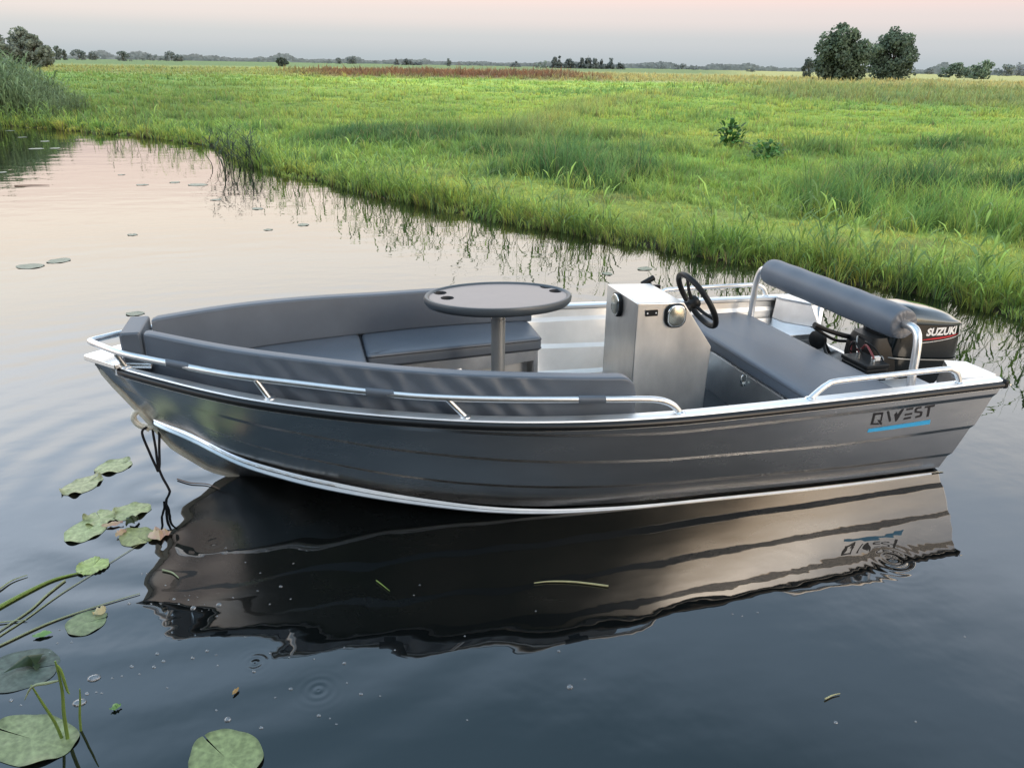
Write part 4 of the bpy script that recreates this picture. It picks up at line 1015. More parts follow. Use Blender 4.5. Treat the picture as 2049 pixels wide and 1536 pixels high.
# ------------------------------------------------------------------ trees
def make_tree(name, label, x, y, H, W, seed, group=None, col=(.035, .065, .030), lobes=34, leaf=.24, dens=95, low=.12, shape='round', haze=0., cat='tree', extra=None):
    rr_ = np.random.default_rng(seed); z0 = float(ground_z(np.array([x]), np.array([y]))[0])
    e = bpy.data.objects.new(name, None); COL.objects.link(e); e.location = (x, y, z0); tag(e, label, cat, group); e.empty_display_size = .5
    rx = W / 2; cs = []
    for k in range(lobes):
        for _ in range(60):
            u = rr_.uniform(-1, 1, 3); 
            if shape == 'cone': ok = abs(u[0])**2 + u[1]**2 < ((1 - u[2]) / 2 * .95)**2 and True
            elif shape == 'dome': ok = u[0]**2 + u[1]**2 + max(0, u[2])**2 < 1 
            else: ok = u @ u < 1 and u @ u > .18
            if ok: break
        cz_ = H * (low + (1 - low) * (.5 + .5 * u[2] * .86)); cs.append((u[0] * rx * .78, u[1] * rx * .78, cz_, rr_.uniform(.55, 1.05) * min(rx, H / 2) * (.34 if lobes > 20 else .5)))
    if extra: cs += extra
    V = []; C = []
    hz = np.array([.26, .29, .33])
    for (cx_, cy_, cz_, R) in cs:
        n = int(dens * rr_.uniform(.7, 1.2)); dv = rr_.normal(size=(n, 3)); dv /= np.linalg.norm(dv, axis=1)[:, None]; rad = R * (.45 + .62 * rr_.random((n, 1))**.5)
        p = dv * rad * np.array([1, 1, .82]) + np.array([cx_, cy_, cz_]); p[:, 2] = np.maximum(p[:, 2], .05)
        a = rr_.normal(size=(n, 3)); a /= np.linalg.norm(a, axis=1)[:, None]; b = np.cross(a, dv + rr_.normal(size=(n, 3)) * .5); b /= np.linalg.norm(b, axis=1)[:, None] + 1e-6
        s_ = leaf * rr_.uniform(.6, 1.3, (n, 1)) / 2
        quad = np.stack([p - a * s_ - b * s_ * .7, p + a * s_ - b * s_ * .5, p + a * s_ * .9 + b * s_ * .8, p - a * s_ * .7 + b * s_], 1); V.append(quad.reshape(-1, 3))
        shade = (.62 + .45 * (dv[:, 2:3] * .5 + .5)) * (.75 + .4 * (p[:, 2:3] / H)) * rr_.uniform(.75, 1.25, (n, 1)) * rr_.uniform(.8, 1.2)  # shade put into the leaf colour: darker under each lobe and low down
        c = np.array(col) * shade; c = c * (1 - haze) + hz * haze; C.append(np.repeat(c, 4, 0))  # haze of distance blended into the leaf colour
    V = np.concatenate(V); C = np.concatenate(C); Qd = np.arange(len(V)).reshape(-1, 4)
    o = np_mesh('crown', V, Qd, None, C, M_LEAF); o.parent = e
    tm_ = MB(); r0 = max(.04, H * .022); lean = rr_.uniform(-.03, .03, 2) * H
    tm_.tube([(0, 0, -.2), (lean[0] * .3, lean[1] * .3, H * .25), (lean[0], lean[1], H * .55), (lean[0], lean[1], H * .8)], [r0 * 1.3, r0, r0 * .7, r0 * .25], 9, smooth=2)
    for (cx_, cy_, cz_, R) in cs[:6 if lobes > 12 else 3]:
        z1 = max(.1 * H, cz_ * .55); tm_.tube([(lean[0] * .5, lean[1] * .5, z1), (cx_ * .5, cy_ * .5, (z1 + cz_) / 2), (cx_, cy_, cz_)], [r0 * .5, r0 * .32, r0 * .1], 6)
    t = obj('trunk', tm_, M_BARK, e); return e
G1 = (.095, .145, .085)
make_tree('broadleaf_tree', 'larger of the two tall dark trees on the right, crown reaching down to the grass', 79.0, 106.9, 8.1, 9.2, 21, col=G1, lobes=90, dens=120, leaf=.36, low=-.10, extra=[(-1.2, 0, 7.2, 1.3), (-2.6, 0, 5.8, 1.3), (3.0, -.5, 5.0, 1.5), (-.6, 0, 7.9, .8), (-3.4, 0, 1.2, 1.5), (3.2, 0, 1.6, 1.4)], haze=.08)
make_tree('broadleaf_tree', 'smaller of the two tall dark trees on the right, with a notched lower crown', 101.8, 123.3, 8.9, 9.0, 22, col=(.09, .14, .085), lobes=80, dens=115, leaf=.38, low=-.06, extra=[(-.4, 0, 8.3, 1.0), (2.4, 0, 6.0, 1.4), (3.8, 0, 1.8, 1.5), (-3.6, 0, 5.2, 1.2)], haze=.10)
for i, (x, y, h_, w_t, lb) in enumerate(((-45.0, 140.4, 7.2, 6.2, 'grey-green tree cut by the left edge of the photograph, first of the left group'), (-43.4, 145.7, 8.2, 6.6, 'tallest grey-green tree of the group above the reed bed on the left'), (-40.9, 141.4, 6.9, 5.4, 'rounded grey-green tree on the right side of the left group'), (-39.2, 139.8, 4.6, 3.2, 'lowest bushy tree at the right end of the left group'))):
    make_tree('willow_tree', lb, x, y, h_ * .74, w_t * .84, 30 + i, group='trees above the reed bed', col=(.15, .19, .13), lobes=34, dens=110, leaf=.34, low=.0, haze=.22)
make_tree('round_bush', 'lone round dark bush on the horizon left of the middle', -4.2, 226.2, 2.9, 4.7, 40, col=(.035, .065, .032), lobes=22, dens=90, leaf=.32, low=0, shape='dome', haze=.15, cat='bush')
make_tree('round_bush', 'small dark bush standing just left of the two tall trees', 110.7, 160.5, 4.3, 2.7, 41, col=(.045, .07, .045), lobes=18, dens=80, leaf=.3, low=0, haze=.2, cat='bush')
H1 = [(-99.8, 405.0, 7.9, 3.3, 'r', 'thin pointed tree standing highest on the skyline right of the left tree group'), (-97.5, 405.6, 6.3, 2.2, 'r', 'very slim little tree beside the thin pointed one on the left skyline'), (-109.0, 484.9, 6.9, 9.5, 'r', 'hazy low tree on the left skyline behind the thin pointed pair'), (-102.6, 486.3, 5.8, 5, 'r', 'small hazy tree between the left skyline pair and the dark flat bush'),
      (-74.9, 410.1, 6.2, 9.2, 'd', 'dark flat-topped bush on the left skyline'), (-83.7, 550.4, 5.5, 21, 'd', 'wide low hazy copse on the left skyline'), (-66.7, 512.4, 7.2, 11, 'r', 'rounded hazy tree at the right end of the left skyline'), (-62.0, 512.9, 5.2, 4, 'r', 'small tree tucked against the rounded hazy tree on the left skyline'),
      (24.9, 595.6, 3.6, 26, 'd', 'long low dark thicket on the skyline right of the lone round bush'), (30.4, 555.2, 5.4, 4.2, 'r', 'small tree rising from the long low thicket'), (39.0, 554.6, 6.8, 9.6, 'r', 'double-headed tree at the right end of the long low thicket'), (62.5, 512.0, 5.6, 2.8, 'c', 'slim conifer left of the central spruces'), (69.2, 511.1, 5.6, 7.2, 'c', 'broad dark spruce clump in the middle skyline'), (75.3, 510.2, 4.6, 7.2, 'c', 'lower spruce clump sloping off in the middle skyline'), (90.7, 487.3, 5.9, 2.6, 'r', 'single slender tree alone on the middle skyline'), (131.2, 580.9, 4.1, 24, 'd', 'smooth low hill-shaped copse in the middle skyline'),
      (135.0, 497.5, 5.0, 7.0, 'c', 'small dark spruce group left of the conifer row'), (124.2, 406.9, 4.6, 9.0, 'd', 'pale green rounded bush at the left end of the conifer row'), (130.3, 404.9, 7.6, 3.8, 'c', 'first tall conifer of the row'), (132.7, 404.1, 7.2, 3.2, 'c', 'second tall conifer of the row, close against the first'), (137.6, 402.4, 6.8, 6.8, 'c', 'broad conifer ending the first part of the row'), (142.9, 400.5, 7.4, 4.0, 'c', 'conifer beginning the second part of the row after the gap'), (146.3, 399.3, 8.3, 4.2, 'c', 'tallest conifer of the row'), (149.6, 398.0, 6.6, 4.4, 'c', 'middle-sized conifer right of the tallest one'), (153.2, 396.7, 6.6, 4.4, 'c', 'conifer in the stepping-down part of the row'), (157.2, 395.1, 6.0, 4.0, 'c', 'second to last conifer at the right end of the row'), (161.7, 393.2, 5.3, 4.0, 'c', 'last and lowest conifer at the right end of the row'),
      (295.8, 629.0, 5.9, 14, 'd', 'hazy copse on the skyline right of the conifer row'), (273.0, 551.2, 6.9, 14, 'r', 'round-headed dark tree on the skyline between the conifer row and the two tall trees'), (282.8, 546.2, 5.2, 14, 'd', 'dark copse joined to the right of the round-headed skyline tree'), (290.4, 542.2, 2.8, 7, 'd', 'tiny bush at the right end of the dark copse'), (255.8, 423.8, 3.3, 7, 'd', 'small isolated bush on the bare skyline left of the two tall trees'),
      (397.1, 443.0, 5.4, 6.5, 'r', 'small hazy tree right of the two tall trees'), (200.5, 216.2, 4.8, 4.6, 'd', 'left bush of the light green group at the right edge'), (202.8, 214.1, 6.6, 6.4, 'r', 'airy light green tree second in the right edge group'), (198.6, 204.2, 5.2, 5.0, 'd', 'low light green bush in the middle of the right edge group'), (179.7, 180.8, 6.2, 7.2, 'r', 'biggest light green tree of the right edge group'), (426.8, 414.4, 9.2, 12, 'r', 'bluish distant tree just right of the light green group'), (504.4, 478.0, 11., 24, 'd', 'bluish distant wood cut by the right edge of the photograph')]
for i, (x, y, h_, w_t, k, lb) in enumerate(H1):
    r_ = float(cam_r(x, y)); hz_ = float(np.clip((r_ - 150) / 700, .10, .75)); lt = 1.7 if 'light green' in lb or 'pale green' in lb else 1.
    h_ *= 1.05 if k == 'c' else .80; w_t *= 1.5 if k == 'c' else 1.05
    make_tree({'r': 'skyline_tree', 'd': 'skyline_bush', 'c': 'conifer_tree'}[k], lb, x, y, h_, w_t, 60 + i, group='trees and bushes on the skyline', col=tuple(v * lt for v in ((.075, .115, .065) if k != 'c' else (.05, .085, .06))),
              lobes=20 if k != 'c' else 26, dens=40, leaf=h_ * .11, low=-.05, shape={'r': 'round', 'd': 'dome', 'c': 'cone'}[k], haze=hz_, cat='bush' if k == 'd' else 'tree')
# one continuous far woodland strip that reads as a mass
V = []; C = []
n = 16000; a = np.radians(15.57 + RNG.uniform(-40, 40, n)); rr2 = RNG.uniform(760, 900, n); X = CAMW[0] + rr2 * np.sin(a); Y = CAMW[1] + rr2 * np.cos(a)
hm = 2.6 + 12. * np.clip(fbm(np.degrees(a) * 10, np.zeros(n), .09) * 1.6 - .55, 0, 1) * vnoise(np.degrees(a) * 3, np.ones(n) * 3, .3)
Z = RNG.random(n)**.8 * hm; s_ = RNG.uniform(.6, 1.5, n)
t1 = np.stack([np.cos(a), -np.sin(a), np.zeros(n)], 1); up = np.array([0, 0, 1.]); P = np.stack([X, Y, Z], 1)
rt_ = RNG.uniform(-.6, .6, n)[:, None]
quad = np.stack([P - (t1 + up * rt_) * s_[:, None], P + (t1 - up * .6) * s_[:, None], P + (t1 * .7 + up) * s_[:, None], P - (t1 * .8 - up * .8) * s_[:, None]], 1)
c = np.array([.20, .235, .26]) * RNG.uniform(.75, 1.15, (n, 1))  # pale bluish leaf colour stands in for distance haze
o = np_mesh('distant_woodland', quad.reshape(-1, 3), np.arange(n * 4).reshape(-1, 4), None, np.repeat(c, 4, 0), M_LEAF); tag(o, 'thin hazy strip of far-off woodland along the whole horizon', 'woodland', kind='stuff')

# unseen bank and thicket, added behind the camera to darken the bow's reflection
nb = MB(); xs2 = np.linspace(-60, 3, 40); rows = []
for x in xs2:
    e_y = -5.6 - .02 * (x + 4)**2 * .2 + .3 * math.sin(x * 1.3)
    rows.append([(x, e_y, -.4), (x, e_y - .4, .15), (x, e_y - 2, .3), (x, e_y - 12, .35), (x, e_y - 60, .4)])
nb.grid(rows); nbo = obj('added_near_bank', nb, M_NB := pbr('bank_soil', (.06, .075, .03), .95, 0., noise=.4, nscale=3, bump=1, bscale=4, bdist=.1)); tag(nbo, 'unseen grassy bank added behind the viewpoint for the bow to mirror', kind='structure')
n = 26000; X = RNG.uniform(-30, 1.5, n); Y = -7.8 + RNG.normal(0, .9, n) - .004 * (X + 4)**2; hm = (4.2 + 2.6 * fbm(X, Y, .35)) * np.clip((1.5 - X) / 4.5, .1, 1)
Z = RNG.random(n)**.8 * hm + .2; P = np.stack([X, Y, Z], 1); a = RNG.normal(size=(n, 3)); a /= np.linalg.norm(a, axis=1)[:, None]; b = np.cross(a, RNG.normal(size=(n, 3))); b /= np.linalg.norm(b, axis=1)[:, None]; s_ = RNG.uniform(.10, .22, (n, 1))
quad = np.stack([P - a * s_ - b * s_ * .6, P + a * s_ - b * s_ * .5, P + a * s_ * .9 + b * s_ * .7, P - a * s_ * .7 + b * s_], 1)
o = np_mesh('added_thicket', quad.reshape(-1, 3), np.arange(n * 4).reshape(-1, 4), None, np.repeat(np.array([.04, .065, .03]) * RNG.uniform(.6, 1.4, (n, 1)), 4, 0), M_LEAF); tag(o, 'unseen dark thicket added behind the viewpoint to darken the hull reflection', 'thicket', kind='stuff')

# ------------------------------------------------------------------ lily pads, bubbles, floating bits
def pad_mat():
    m, nt, out = new_mat('lily_pad')
    at = N(nt, 'ShaderNodeAttribute', attribute_name='Col'); b = N(nt, 'ShaderNodeBsdfPrincipled'); b.inputs['Roughness'].default_value = .42; b.inputs['Specular IOR Level'].default_value = .3
    tc = N(nt, 'ShaderNodeTexCoord'); n = N(nt, 'ShaderNodeTexNoise'); n.inputs['Scale'].default_value = 42; n.inputs['Detail'].default_value = 5; L(nt, tc.outputs['Object'], n.inputs['Vector'])
    v = N(nt, 'ShaderNodeTexVoronoi'); v.inputs['Scale'].default_value = 120; L(nt, tc.outputs['Object'], v.inputs['Vector'])
    mr = N(nt, 'ShaderNodeMapRange'); mr.inputs[1].default_value = .3; mr.inputs[2].default_value = .7; mr.inputs[3].default_value = .65; mr.inputs[4].default_value = 1.25; L(nt, n.outputs['Fac'], mr.inputs[0])
    sp = N(nt, 'ShaderNodeMapRange'); sp.inputs[1].default_value = .04; sp.inputs[2].default_value = .13; sp.inputs[3].default_value = .45; sp.inputs[4].default_value = 1; L(nt, v.outputs['Distance'], sp.inputs[0])
    mm = N(nt, 'ShaderNodeMath', operation='MULTIPLY'); L(nt, mr.outputs[0], mm.inputs[0]); L(nt, sp.outputs[0], mm.inputs[1])
    mx = N(nt, 'ShaderNodeVectorMath', operation='SCALE'); L(nt, at.outputs['Color'], mx.inputs[0]); L(nt, mm.outputs[0], mx.inputs['Scale']); L(nt, mx.outputs[0], b.inputs['Base Color'])
    bp = N(nt, 'ShaderNodeBump'); bp.inputs['Strength'].default_value = .5; bp.inputs['Distance'].default_value = .003; L(nt, n.outputs['Fac'], bp.inputs['Height']); L(nt, bp.outputs[0], b.inputs['Normal'])
    L(nt, b.outputs[0], out.inputs[0]); return m
M_PAD = pad_mat()
def pad(x, y, r, label, col=(.20, .27, .14), rot=0, asp=1.12, ruffle=0., z=.004, curl=.008, seed=0, group='water lily leaves', name='lily_pad'):
    rr_ = random.Random(seed + 100); nA = 60; V = [(0, 0, 0)]; C = [np.array(col) * 1.1]; rings = (.3, .6, .85, 1.0)
    for q, f in enumerate(rings):
        for k in range(nA + 1):
            a = .03 + (2 * PI - .06) * k / nA
            e = math.exp(-min(a, 2 * PI - a) * 5.)
            rad = r * f * (1 + .04 * math.sin(3 * a + seed) + .02 * math.sin(7 * a)) * (1 - .10 * e)
            zz = curl * f**3 * (math.sin(2 * a + seed * 1.7) * .7 + math.sin(5 * a + seed)) * (.5 if q < 3 else 1) + ruffle * f * abs(math.sin(a * 11)) 
            V.append((rad * math.cos(a) * asp, rad * math.sin(a) / asp, max(zz, -.001)))
            vein = 1 + .22 * max(0, math.cos(a * 14))**6
            C.append(np.array(col) * vein * (1 - .25 * (f > .95)) * rr_.uniform(.92, 1.08))
    Q = []; T = []
    for k in range(nA): T.append((0, 1 + k, 2 + k))
    for q in range(3):
        for k in range(nA): b = 1 + q * (nA + 1) + k; Q.append((b, b + nA + 1, b + nA + 2, b + 1))
    o = np_mesh(name, np.array(V), np.array(Q), np.array(T), np.array(C), M_PAD, smooth=True); o.location = (x, y, z); o.rotation_euler = (0, 0, rot)
    return tag(o, label, 'lily pad', group)
PL = ['pale green lily pad floating highest, nearest the bow', 'narrow pale lily pad left of and below the topmost one', 'lily pad at the upper right of the close cluster of three', 'crumpled lily pad in the middle of the close cluster of three', 'rounded lily pad at the lower left of the close cluster', 'lily pad with a reddish flower lying against its right side',
      'small ruffled lily pad at the end of the thick green stem', 'lily pad half under water with a yellow petal on its rim', 'speckled large lily pad cut by the bottom edge of the photograph', 'largest mottled lily pad in the bottom left corner', 'big submerged-looking lily pad at the left edge with a torn dark leaf on it']
PC = [(.44, .47, .24), (.45, .46, .25), (.42, .47, .23), (.41, .45, .22), (.42, .48, .23), (.33, .36, .15), (.46, .55, .20), (.24, .29, .14), (.29, .34, .15), (.29, .33, .16), (.11, .14, .11)]
PADS = [(-4.508, 0.246, 0.1), (-4.624, 0.069, 0.105), (-4.343, -0.252, 0.094), (-4.474, -0.284, 0.084), (-4.517, -0.386, 0.103), (-4.28, -0.489, 0.092), (-4.424, -0.682, 0.074), (-4.369, -1.066, 0.085), (-3.815, -1.848, 0.132), (-4.412, -1.622, 0.141), (-4.544, -1.283, 0.143), (-5.992, 10.878, 0.127), (-5.502, 11.11, 0.128), (-5.097, 10.743, 0.215), (-4.669, 9.063, 0.11), (-4.028, 8.141, 0.118), (-3.844, 6.54, 0.075), (-3.406, 6.797, 0.112), (-6.172, 5.044, 0.169), (-5.95, 5.246, 0.155), (-5.441, 6.522, 0.083), (0.082, 3.67, 0.11), (-0.396, 3.55, 0.08), (-11.308, 22.572, 0.161), (-11.136, 23.881, 0.205), (-10.121, 23.062, 0.144), (-10.393, 20.382, 0.147), (-9.552, 19.166, 0.17), (-9.265, 17.256, 0.213), (-8.884, 17.334, 0.17), (-7.416, 20.64, 0.209), (-6.553, 19.95, 0.312), (-5.684, 18.847, 0.193), (-6.561, 12.256, 0.085), (-8.701, 12.908, 0.114), (-4.862, 3.087, 0.095)]
for i, (x, y, r) in enumerate(PADS[:11]):
    pad(x, y, r * .86, PL[i], PC[i], rot=[.6, .9, .4, 2.0, 1.0, 5.5, 1.2, .2, 2.2, 2.6, 0][i], asp=[1.1, 1.22, 1.1, 1.05, 1.05, 1.08, 1.0, 1.0, 1.1, 1.28, 1.15][i], ruffle=.006 if i == 6 else 0, curl=[.008, .016, .010, .018, .006, .006, .004, .002, .005, .006, .001][i], seed=i, z=.003 if i != 10 else .0015)
for i, (x, y, r) in enumerate(PADS[11:]):
    pad(x, y, r * .72, 'small flat lily pad far off on the pale water', (.22, .24, .17), rot=i * 1.3, seed=i + 20, curl=.002, group='far lily pads')

def line_thing(name, pts, r, col_mat, label, cat, z=.006, flat=False, group=None):
    m = MB(); c = catmull([Vector((a, b, z)) for a, b in pts], 6); k = len(c)
    m.tube(c, [r * (.35 + .65 * math.sin(PI * min(1, max(.02, 1 - i / k)) * .5)) for i in range(k)], 8)
    o = obj(name, m, col_mat); return tag(o, label, cat, group)
M_STEM = pbr('green_stem', (.24, .34, .07), .45, 0., noise=.2, nscale=20)
M_STEMP = pbr('pale_stem', (.36, .40, .22), .5, 0., noise=.2, nscale=20)
M_STRAW = pbr('straw', (.45, .42, .22), .6, 0., noise=.2, nscale=40)
M_TWIG = pbr('twig', (.20, .13, .10), .8, 0., noise=.3, nscale=40)
M_PETAL = pbr('pink_petal', (.62, .36, .31), .5, 0., noise=.2, nscale=40, color2=(.55, .45, .22))
M_DLEAF = pbr('dark_leaf', (.03, .055, .015), .5, 0., noise=.3, nscale=40)
M_GLEAF = pbr('green_leaf', (.20, .36, .10), .5, 0., noise=.2, nscale=40)
line_thing('water_stem', [(-4.80, -.98), (-4.714, -.886), (-4.631, -.804), (-4.554, -.746), (-4.456, -.721)], .0085, M_STEM, 'thick green lily stem lying on the water, ending in the ruffled pad', 'stem', z=.005)
line_thing('water_stem', [(-4.75, -1.14), (-4.67, -1.037), (-4.596, -.937), (-4.557, -.846), (-4.512, -.763)][::-1], .004, M_STEMP, 'upper of the two thin pale stems running beside the thick green one', 'stem', z=.004)
line_thing('water_stem', [(-4.74, -1.17), (-4.661, -1.068), (-4.599, -.991), (-4.509, -.857), (-4.421, -.751), (-4.2, -.48)], .0028, M_STEMP, 'long thin pale stem passing under the ruffled pad towards the red flower', 'stem', z=.003)
line_thing('water_stem', [(-4.73, -1.18), (-4.644, -1.127), (-4.502, -1.033), (-4.34, -.97), (-4.201, -.928)], .0040, M_STEMP, 'long pale stem crossing the water above the half sunken pad', 'stem', z=.004)
line_thing('grass_blade', [(-4.78, -.81), (-4.75, -.765), (-4.719, -.715), (-4.67, -.689)], .0042, M_STEMP, 'pale curved grass blade at the left edge above the thick green stem', 'grass blade')
line_thing('grass_blade', [(-4.72, -.988), (-4.684, -.99), (-4.632, -.994), (-4.59, -.999)], .003, M_STEMP, 'short straight blade lying level across the thin stems at the left edge', 'grass blade')
line_thing('grass_blade', [(-2.635, -1.25), (-2.567, -1.256), (-2.466, -1.285), (-2.34, -1.344)][::-1], .0042, M_STRAW, 'long yellowish grass blade floating on the dark reflection of the hull', 'grass blade')
line_thing('grass_blade', [(-3.269, -1.075), (-3.248, -1.111), (-3.223, -1.158)], .0025, M_STEM, 'tiny curved green blade floating on the black reflection', 'grass blade')
line_thing('grass_blade', [(-1.847, -2.106), (-1.812, -2.098), (-1.78, -2.097)], .003, M_STRAW, 'short pale blade floating alone at the lower right', 'grass blade')
line_thing('twig', [(-4.17, .017), (-4.10, -.04), (-4.017, -.073), (-3.952, -.14)], .0035, M_TWIG, 'thin twig floating beside the stem of the boat', 'twig')
line_thing('twig', [(-4.135, -.786), (-4.093, -.815), (-4.062, -.861)], .004, M_STEMP, 'whitish curved twig at the edge of the bow reflection', 'twig')
line_thing('twig', [(-7.98, 11.03), (-7.7, 11.05), (-7.45, 11.0)], .008, M_TWIG, 'dark twig floating far off on the pale water at the left', 'twig', z=.01)
def leaf_bit(name, x, y, L_, W_, rot, mat, label, cat, h=.02, seed=0, group=None, jag=.0):
    rr_ = random.Random(seed); n = 9; rows = []
    for i in range(n):
        t = i / (n - 1); w_l = W_ * math.sin(PI * min(.98, max(.02, t)))**.7 * (1 + rr_.uniform(-jag, jag)); rows.append([(L_ * (t - .5), -w_l / 2, h * rr_.random() * .5 + .004), (L_ * (t - .5), 0, h * math.sin(PI * t) + .005), (L_ * (t - .5), w_l / 2 * (1 + rr_.uniform(-jag, jag)), h * rr_.random() + .004)])
    m = MB().grid(rows); o = obj(name, m, mat); o.location = (x, y, .003); o.rotation_euler = (0, 0, rot); return tag(o, label, cat, group)
leaf_bit('flower', -4.183, -.509, .10, .085, .2, M_PETAL, 'reddish wilted lily flower floating right of its pad by the rope', 'flower', h=.026, seed=2, jag=.4)
leaf_bit('petal', -4.405, -.366, .09, .03, .1, M_PETAL, 'pinkish petal between the pads of the close cluster', 'petal', h=.012, seed=3)
leaf_bit('petal', -4.352, -.452, .06, .03, .9, M_PETAL, 'small pinkish petal on the left rim of the pad with the reddish flower', 'petal', h=.02, seed=4)
leaf_bit('petal', -4.329, -1.022, .05, .035, .6, pbr('yellow_petal', (.62, .52, .28), .5), 'pale yellow petal on the rim of the half sunken pad', 'petal', h=.02, seed=5)
leaf_bit('torn_leaf', -4.318, -.372, .07, .045, .9, M_DLEAF, 'small dark green torn leaf standing between the clustered pads', 'leaf', h=.04, seed=6, jag=.5)
leaf_bit('torn_leaf', -4.505, -1.262, .10, .07, 2.2, M_DLEAF, 'torn dark green leaf lying on the big pad at the left edge', 'leaf', h=.03, seed=7, jag=.7)
leaf_bit('floating_leaf', -4.509, -1.106, .065, .03, .1, M_GLEAF, 'narrow bright green leaf floating below the half sunken pad', 'leaf', h=.008, seed=8)
leaf_bit('floating_leaf', -4.178, -1.554, .035, .025, .4, M_GLEAF, 'tiny bright green leaf scrap floating right of the young shoots', 'leaf', h=.01, seed=9, jag=.5)
leaf_bit('floating_leaf', -3.798, -1.576, .035, .014, 1.0, pbr('orange_leaf', (.40, .24, .08), .6), 'tiny orange leaf scrap floating below the bow reflection', 'leaf', h=.006, seed=10)
# young reed shoots at the lower left
sh = Thing('reed_shoots', 'cluster of three young reed shoots rising from the water beside the largest pad', 'shoots', (-4.309, -1.646, 0), boat=False)
def shoot(pts, r, par): return sh.part('shoot', MB().tube(pts, [r, r * .9, r * .75, r * .4], 8, smooth=4), M_STEM)
shoot([(-4.318, -1.640, -.03), (-4.325, -1.645, .07), (-4.342, -1.65, .16), (-4.358, -1.65, .235)], .0052, sh)
s2 = shoot([(-4.303, -1.650, -.03), (-4.293, -1.65, .10), (-4.280, -1.65, .20), (-4.278, -1.65, .31)], .0062, sh)
shoot([(-4.272, -1.625, -.03), (-4.262, -1.62, .06), (-4.250, -1.62, .12), (-4.243, -1.62, .165)], .0042, sh)
sh.part('folded_leaf', MB().tube([(-4.283, -1.65, .235), (-4.315, -1.652, .234), (-4.356, -1.652, .230), (-4.385, -1.653, .185)], [.003, .005, .004, .001], 8, smooth=3), M_STEMP)
sh.part('folded_leaf', MB().tube([(-4.278, -1.65, .30), (-4.270, -1.65, .27), (-4.265, -1.655, .20), (-4.259, -1.66, .185)], [.001, .005, .004, .001], 8, smooth=3), M_STEM)
# bubbles
def bub_mat():
    m, nt, out = new_mat('bubble_film'); b = N(nt, 'ShaderNodeBsdfPrincipled'); b.inputs['Base Color'].default_value = (.95, .97, 1., 1); b.inputs['Roughness'].default_value = .03; b.inputs['Coat Weight'].default_value = 1
    b.inputs['Transmission Weight'].default_value = .85; b.inputs['IOR'].default_value = 1.33; L(nt, b.outputs[0], out.inputs[0]); return m
M_BUB = bub_mat()
bm_ = MB(); rings = []
for k in range(7):
    a = PI / 2 * k / 6; rings.append([(math.cos(a) * math.cos(t) + 0, math.cos(a) * math.sin(t), math.sin(a) * .75 + .001) for t in np.linspace(0, 2 * PI, 15)[:-1]])
bm_.loft(rings, cap=False)
proto = None; BUB = [(-4.11, -0.893, 1), (-4.065, -0.995, 2), (-4.043, -1.032, 1), (-4.009, -1.013, 1), (-4.148, -1.004, 1), (-3.985, -1.072, 3), (-3.889, -1.076, 3), (-3.891, -1.145, 1), (-3.925, -1.097, 0), (-3.943, -1.059, 0), (-3.951, -1.097, 0), (-4.008, -0.984, 0), (-4.026, -0.98, 0), (-3.976, -1.003, 0), (-4.084, -1.309, 2), (-4.057, -1.355, 2), (-4.085, -1.378, 2), (-4.162, -1.356, 2), (-4.129, -1.402, 1), (-4.186, -1.398, 1), (-4.278, -1.385, 4), (-4.285, -1.457, 2), (-4.257, -1.457, 1), (-4.238, -1.465, 1), (-4.3, -1.495, 4), (-4.523, -1.427, 2), (-4.485, -1.458, 1), (-3.958, -1.363, 2), (-3.868, -1.425, 1), (-3.742, -1.487, 2), (-3.911, -1.338, 2), (-3.877, -1.367, 1), (-3.838, -1.042, 1), (-3.801, -0.806, 1), (-3.737, -0.898, 1), (-3.744, -1.02, 1), (-3.695, -1.119, 1), (-3.653, -1.014, 2), (-3.602, -0.862, 1), (-3.614, -1.106, 1), (-3.78, -1.294, 1), (-3.689, -1.406, 1), (-3.817, -1.692, 3), (-3.71, -1.754, 2), (-3.856, -1.641, 1), (-3.667, -1.631, 1), (-3.617, -1.604, 2), (-3.528, -1.748, 2), (-3.493, -1.769, 1), (-3.474, -1.799, 1), (-4.027, -1.495, 1), (-4.217, -1.399, 1), (-4.233, -0.98, 2), (-4.197, -0.789, 1), (-4.216, -0.784, 1), (-4.447, -1.16, 1), (-4.398, -1.167, 1), (-4.46, -1.208, 1), (-4.457, -1.082, 1), (-3.89, -0.673, 1), (-3.882, -0.706, 1), (-3.424, -1.443, 1), (-3.431, -1.524, 2), (-3.621, -1.446, 1), (-3.535, -1.475, 1), (-3.428, -1.623, 1), (-3.056, -1.888, 1), (-2.679, -1.833, 3), (-2.615, -1.81, 1), (-1.822, -1.64, 1), (-1.924, -1.623, 1), (-1.892, -1.644, 1), (-1.873, -2.2, 2), (-1.61, -2.263, 1), (-3.385, -1.687, 2), (-3.097, -1.142, 1), (-3.131, -1.201, 1), (-2.677, -1.417, 1), (-2.98, -1.49, 1), (-3.246, -1.501, 1), (-2.66, -1.654, 2), (-1.12, -1.96, 1), (-3.323, -1.712, 1), (-3.43, -1.521, 1)]
SZ = [.002, .0038, .0065, .011, .015]
GR = {0: 'tiniest bubbles', 1: 'small bubbles', 2: 'middle-sized bubbles', 3: 'large bubbles', 4: 'large bubbles'}
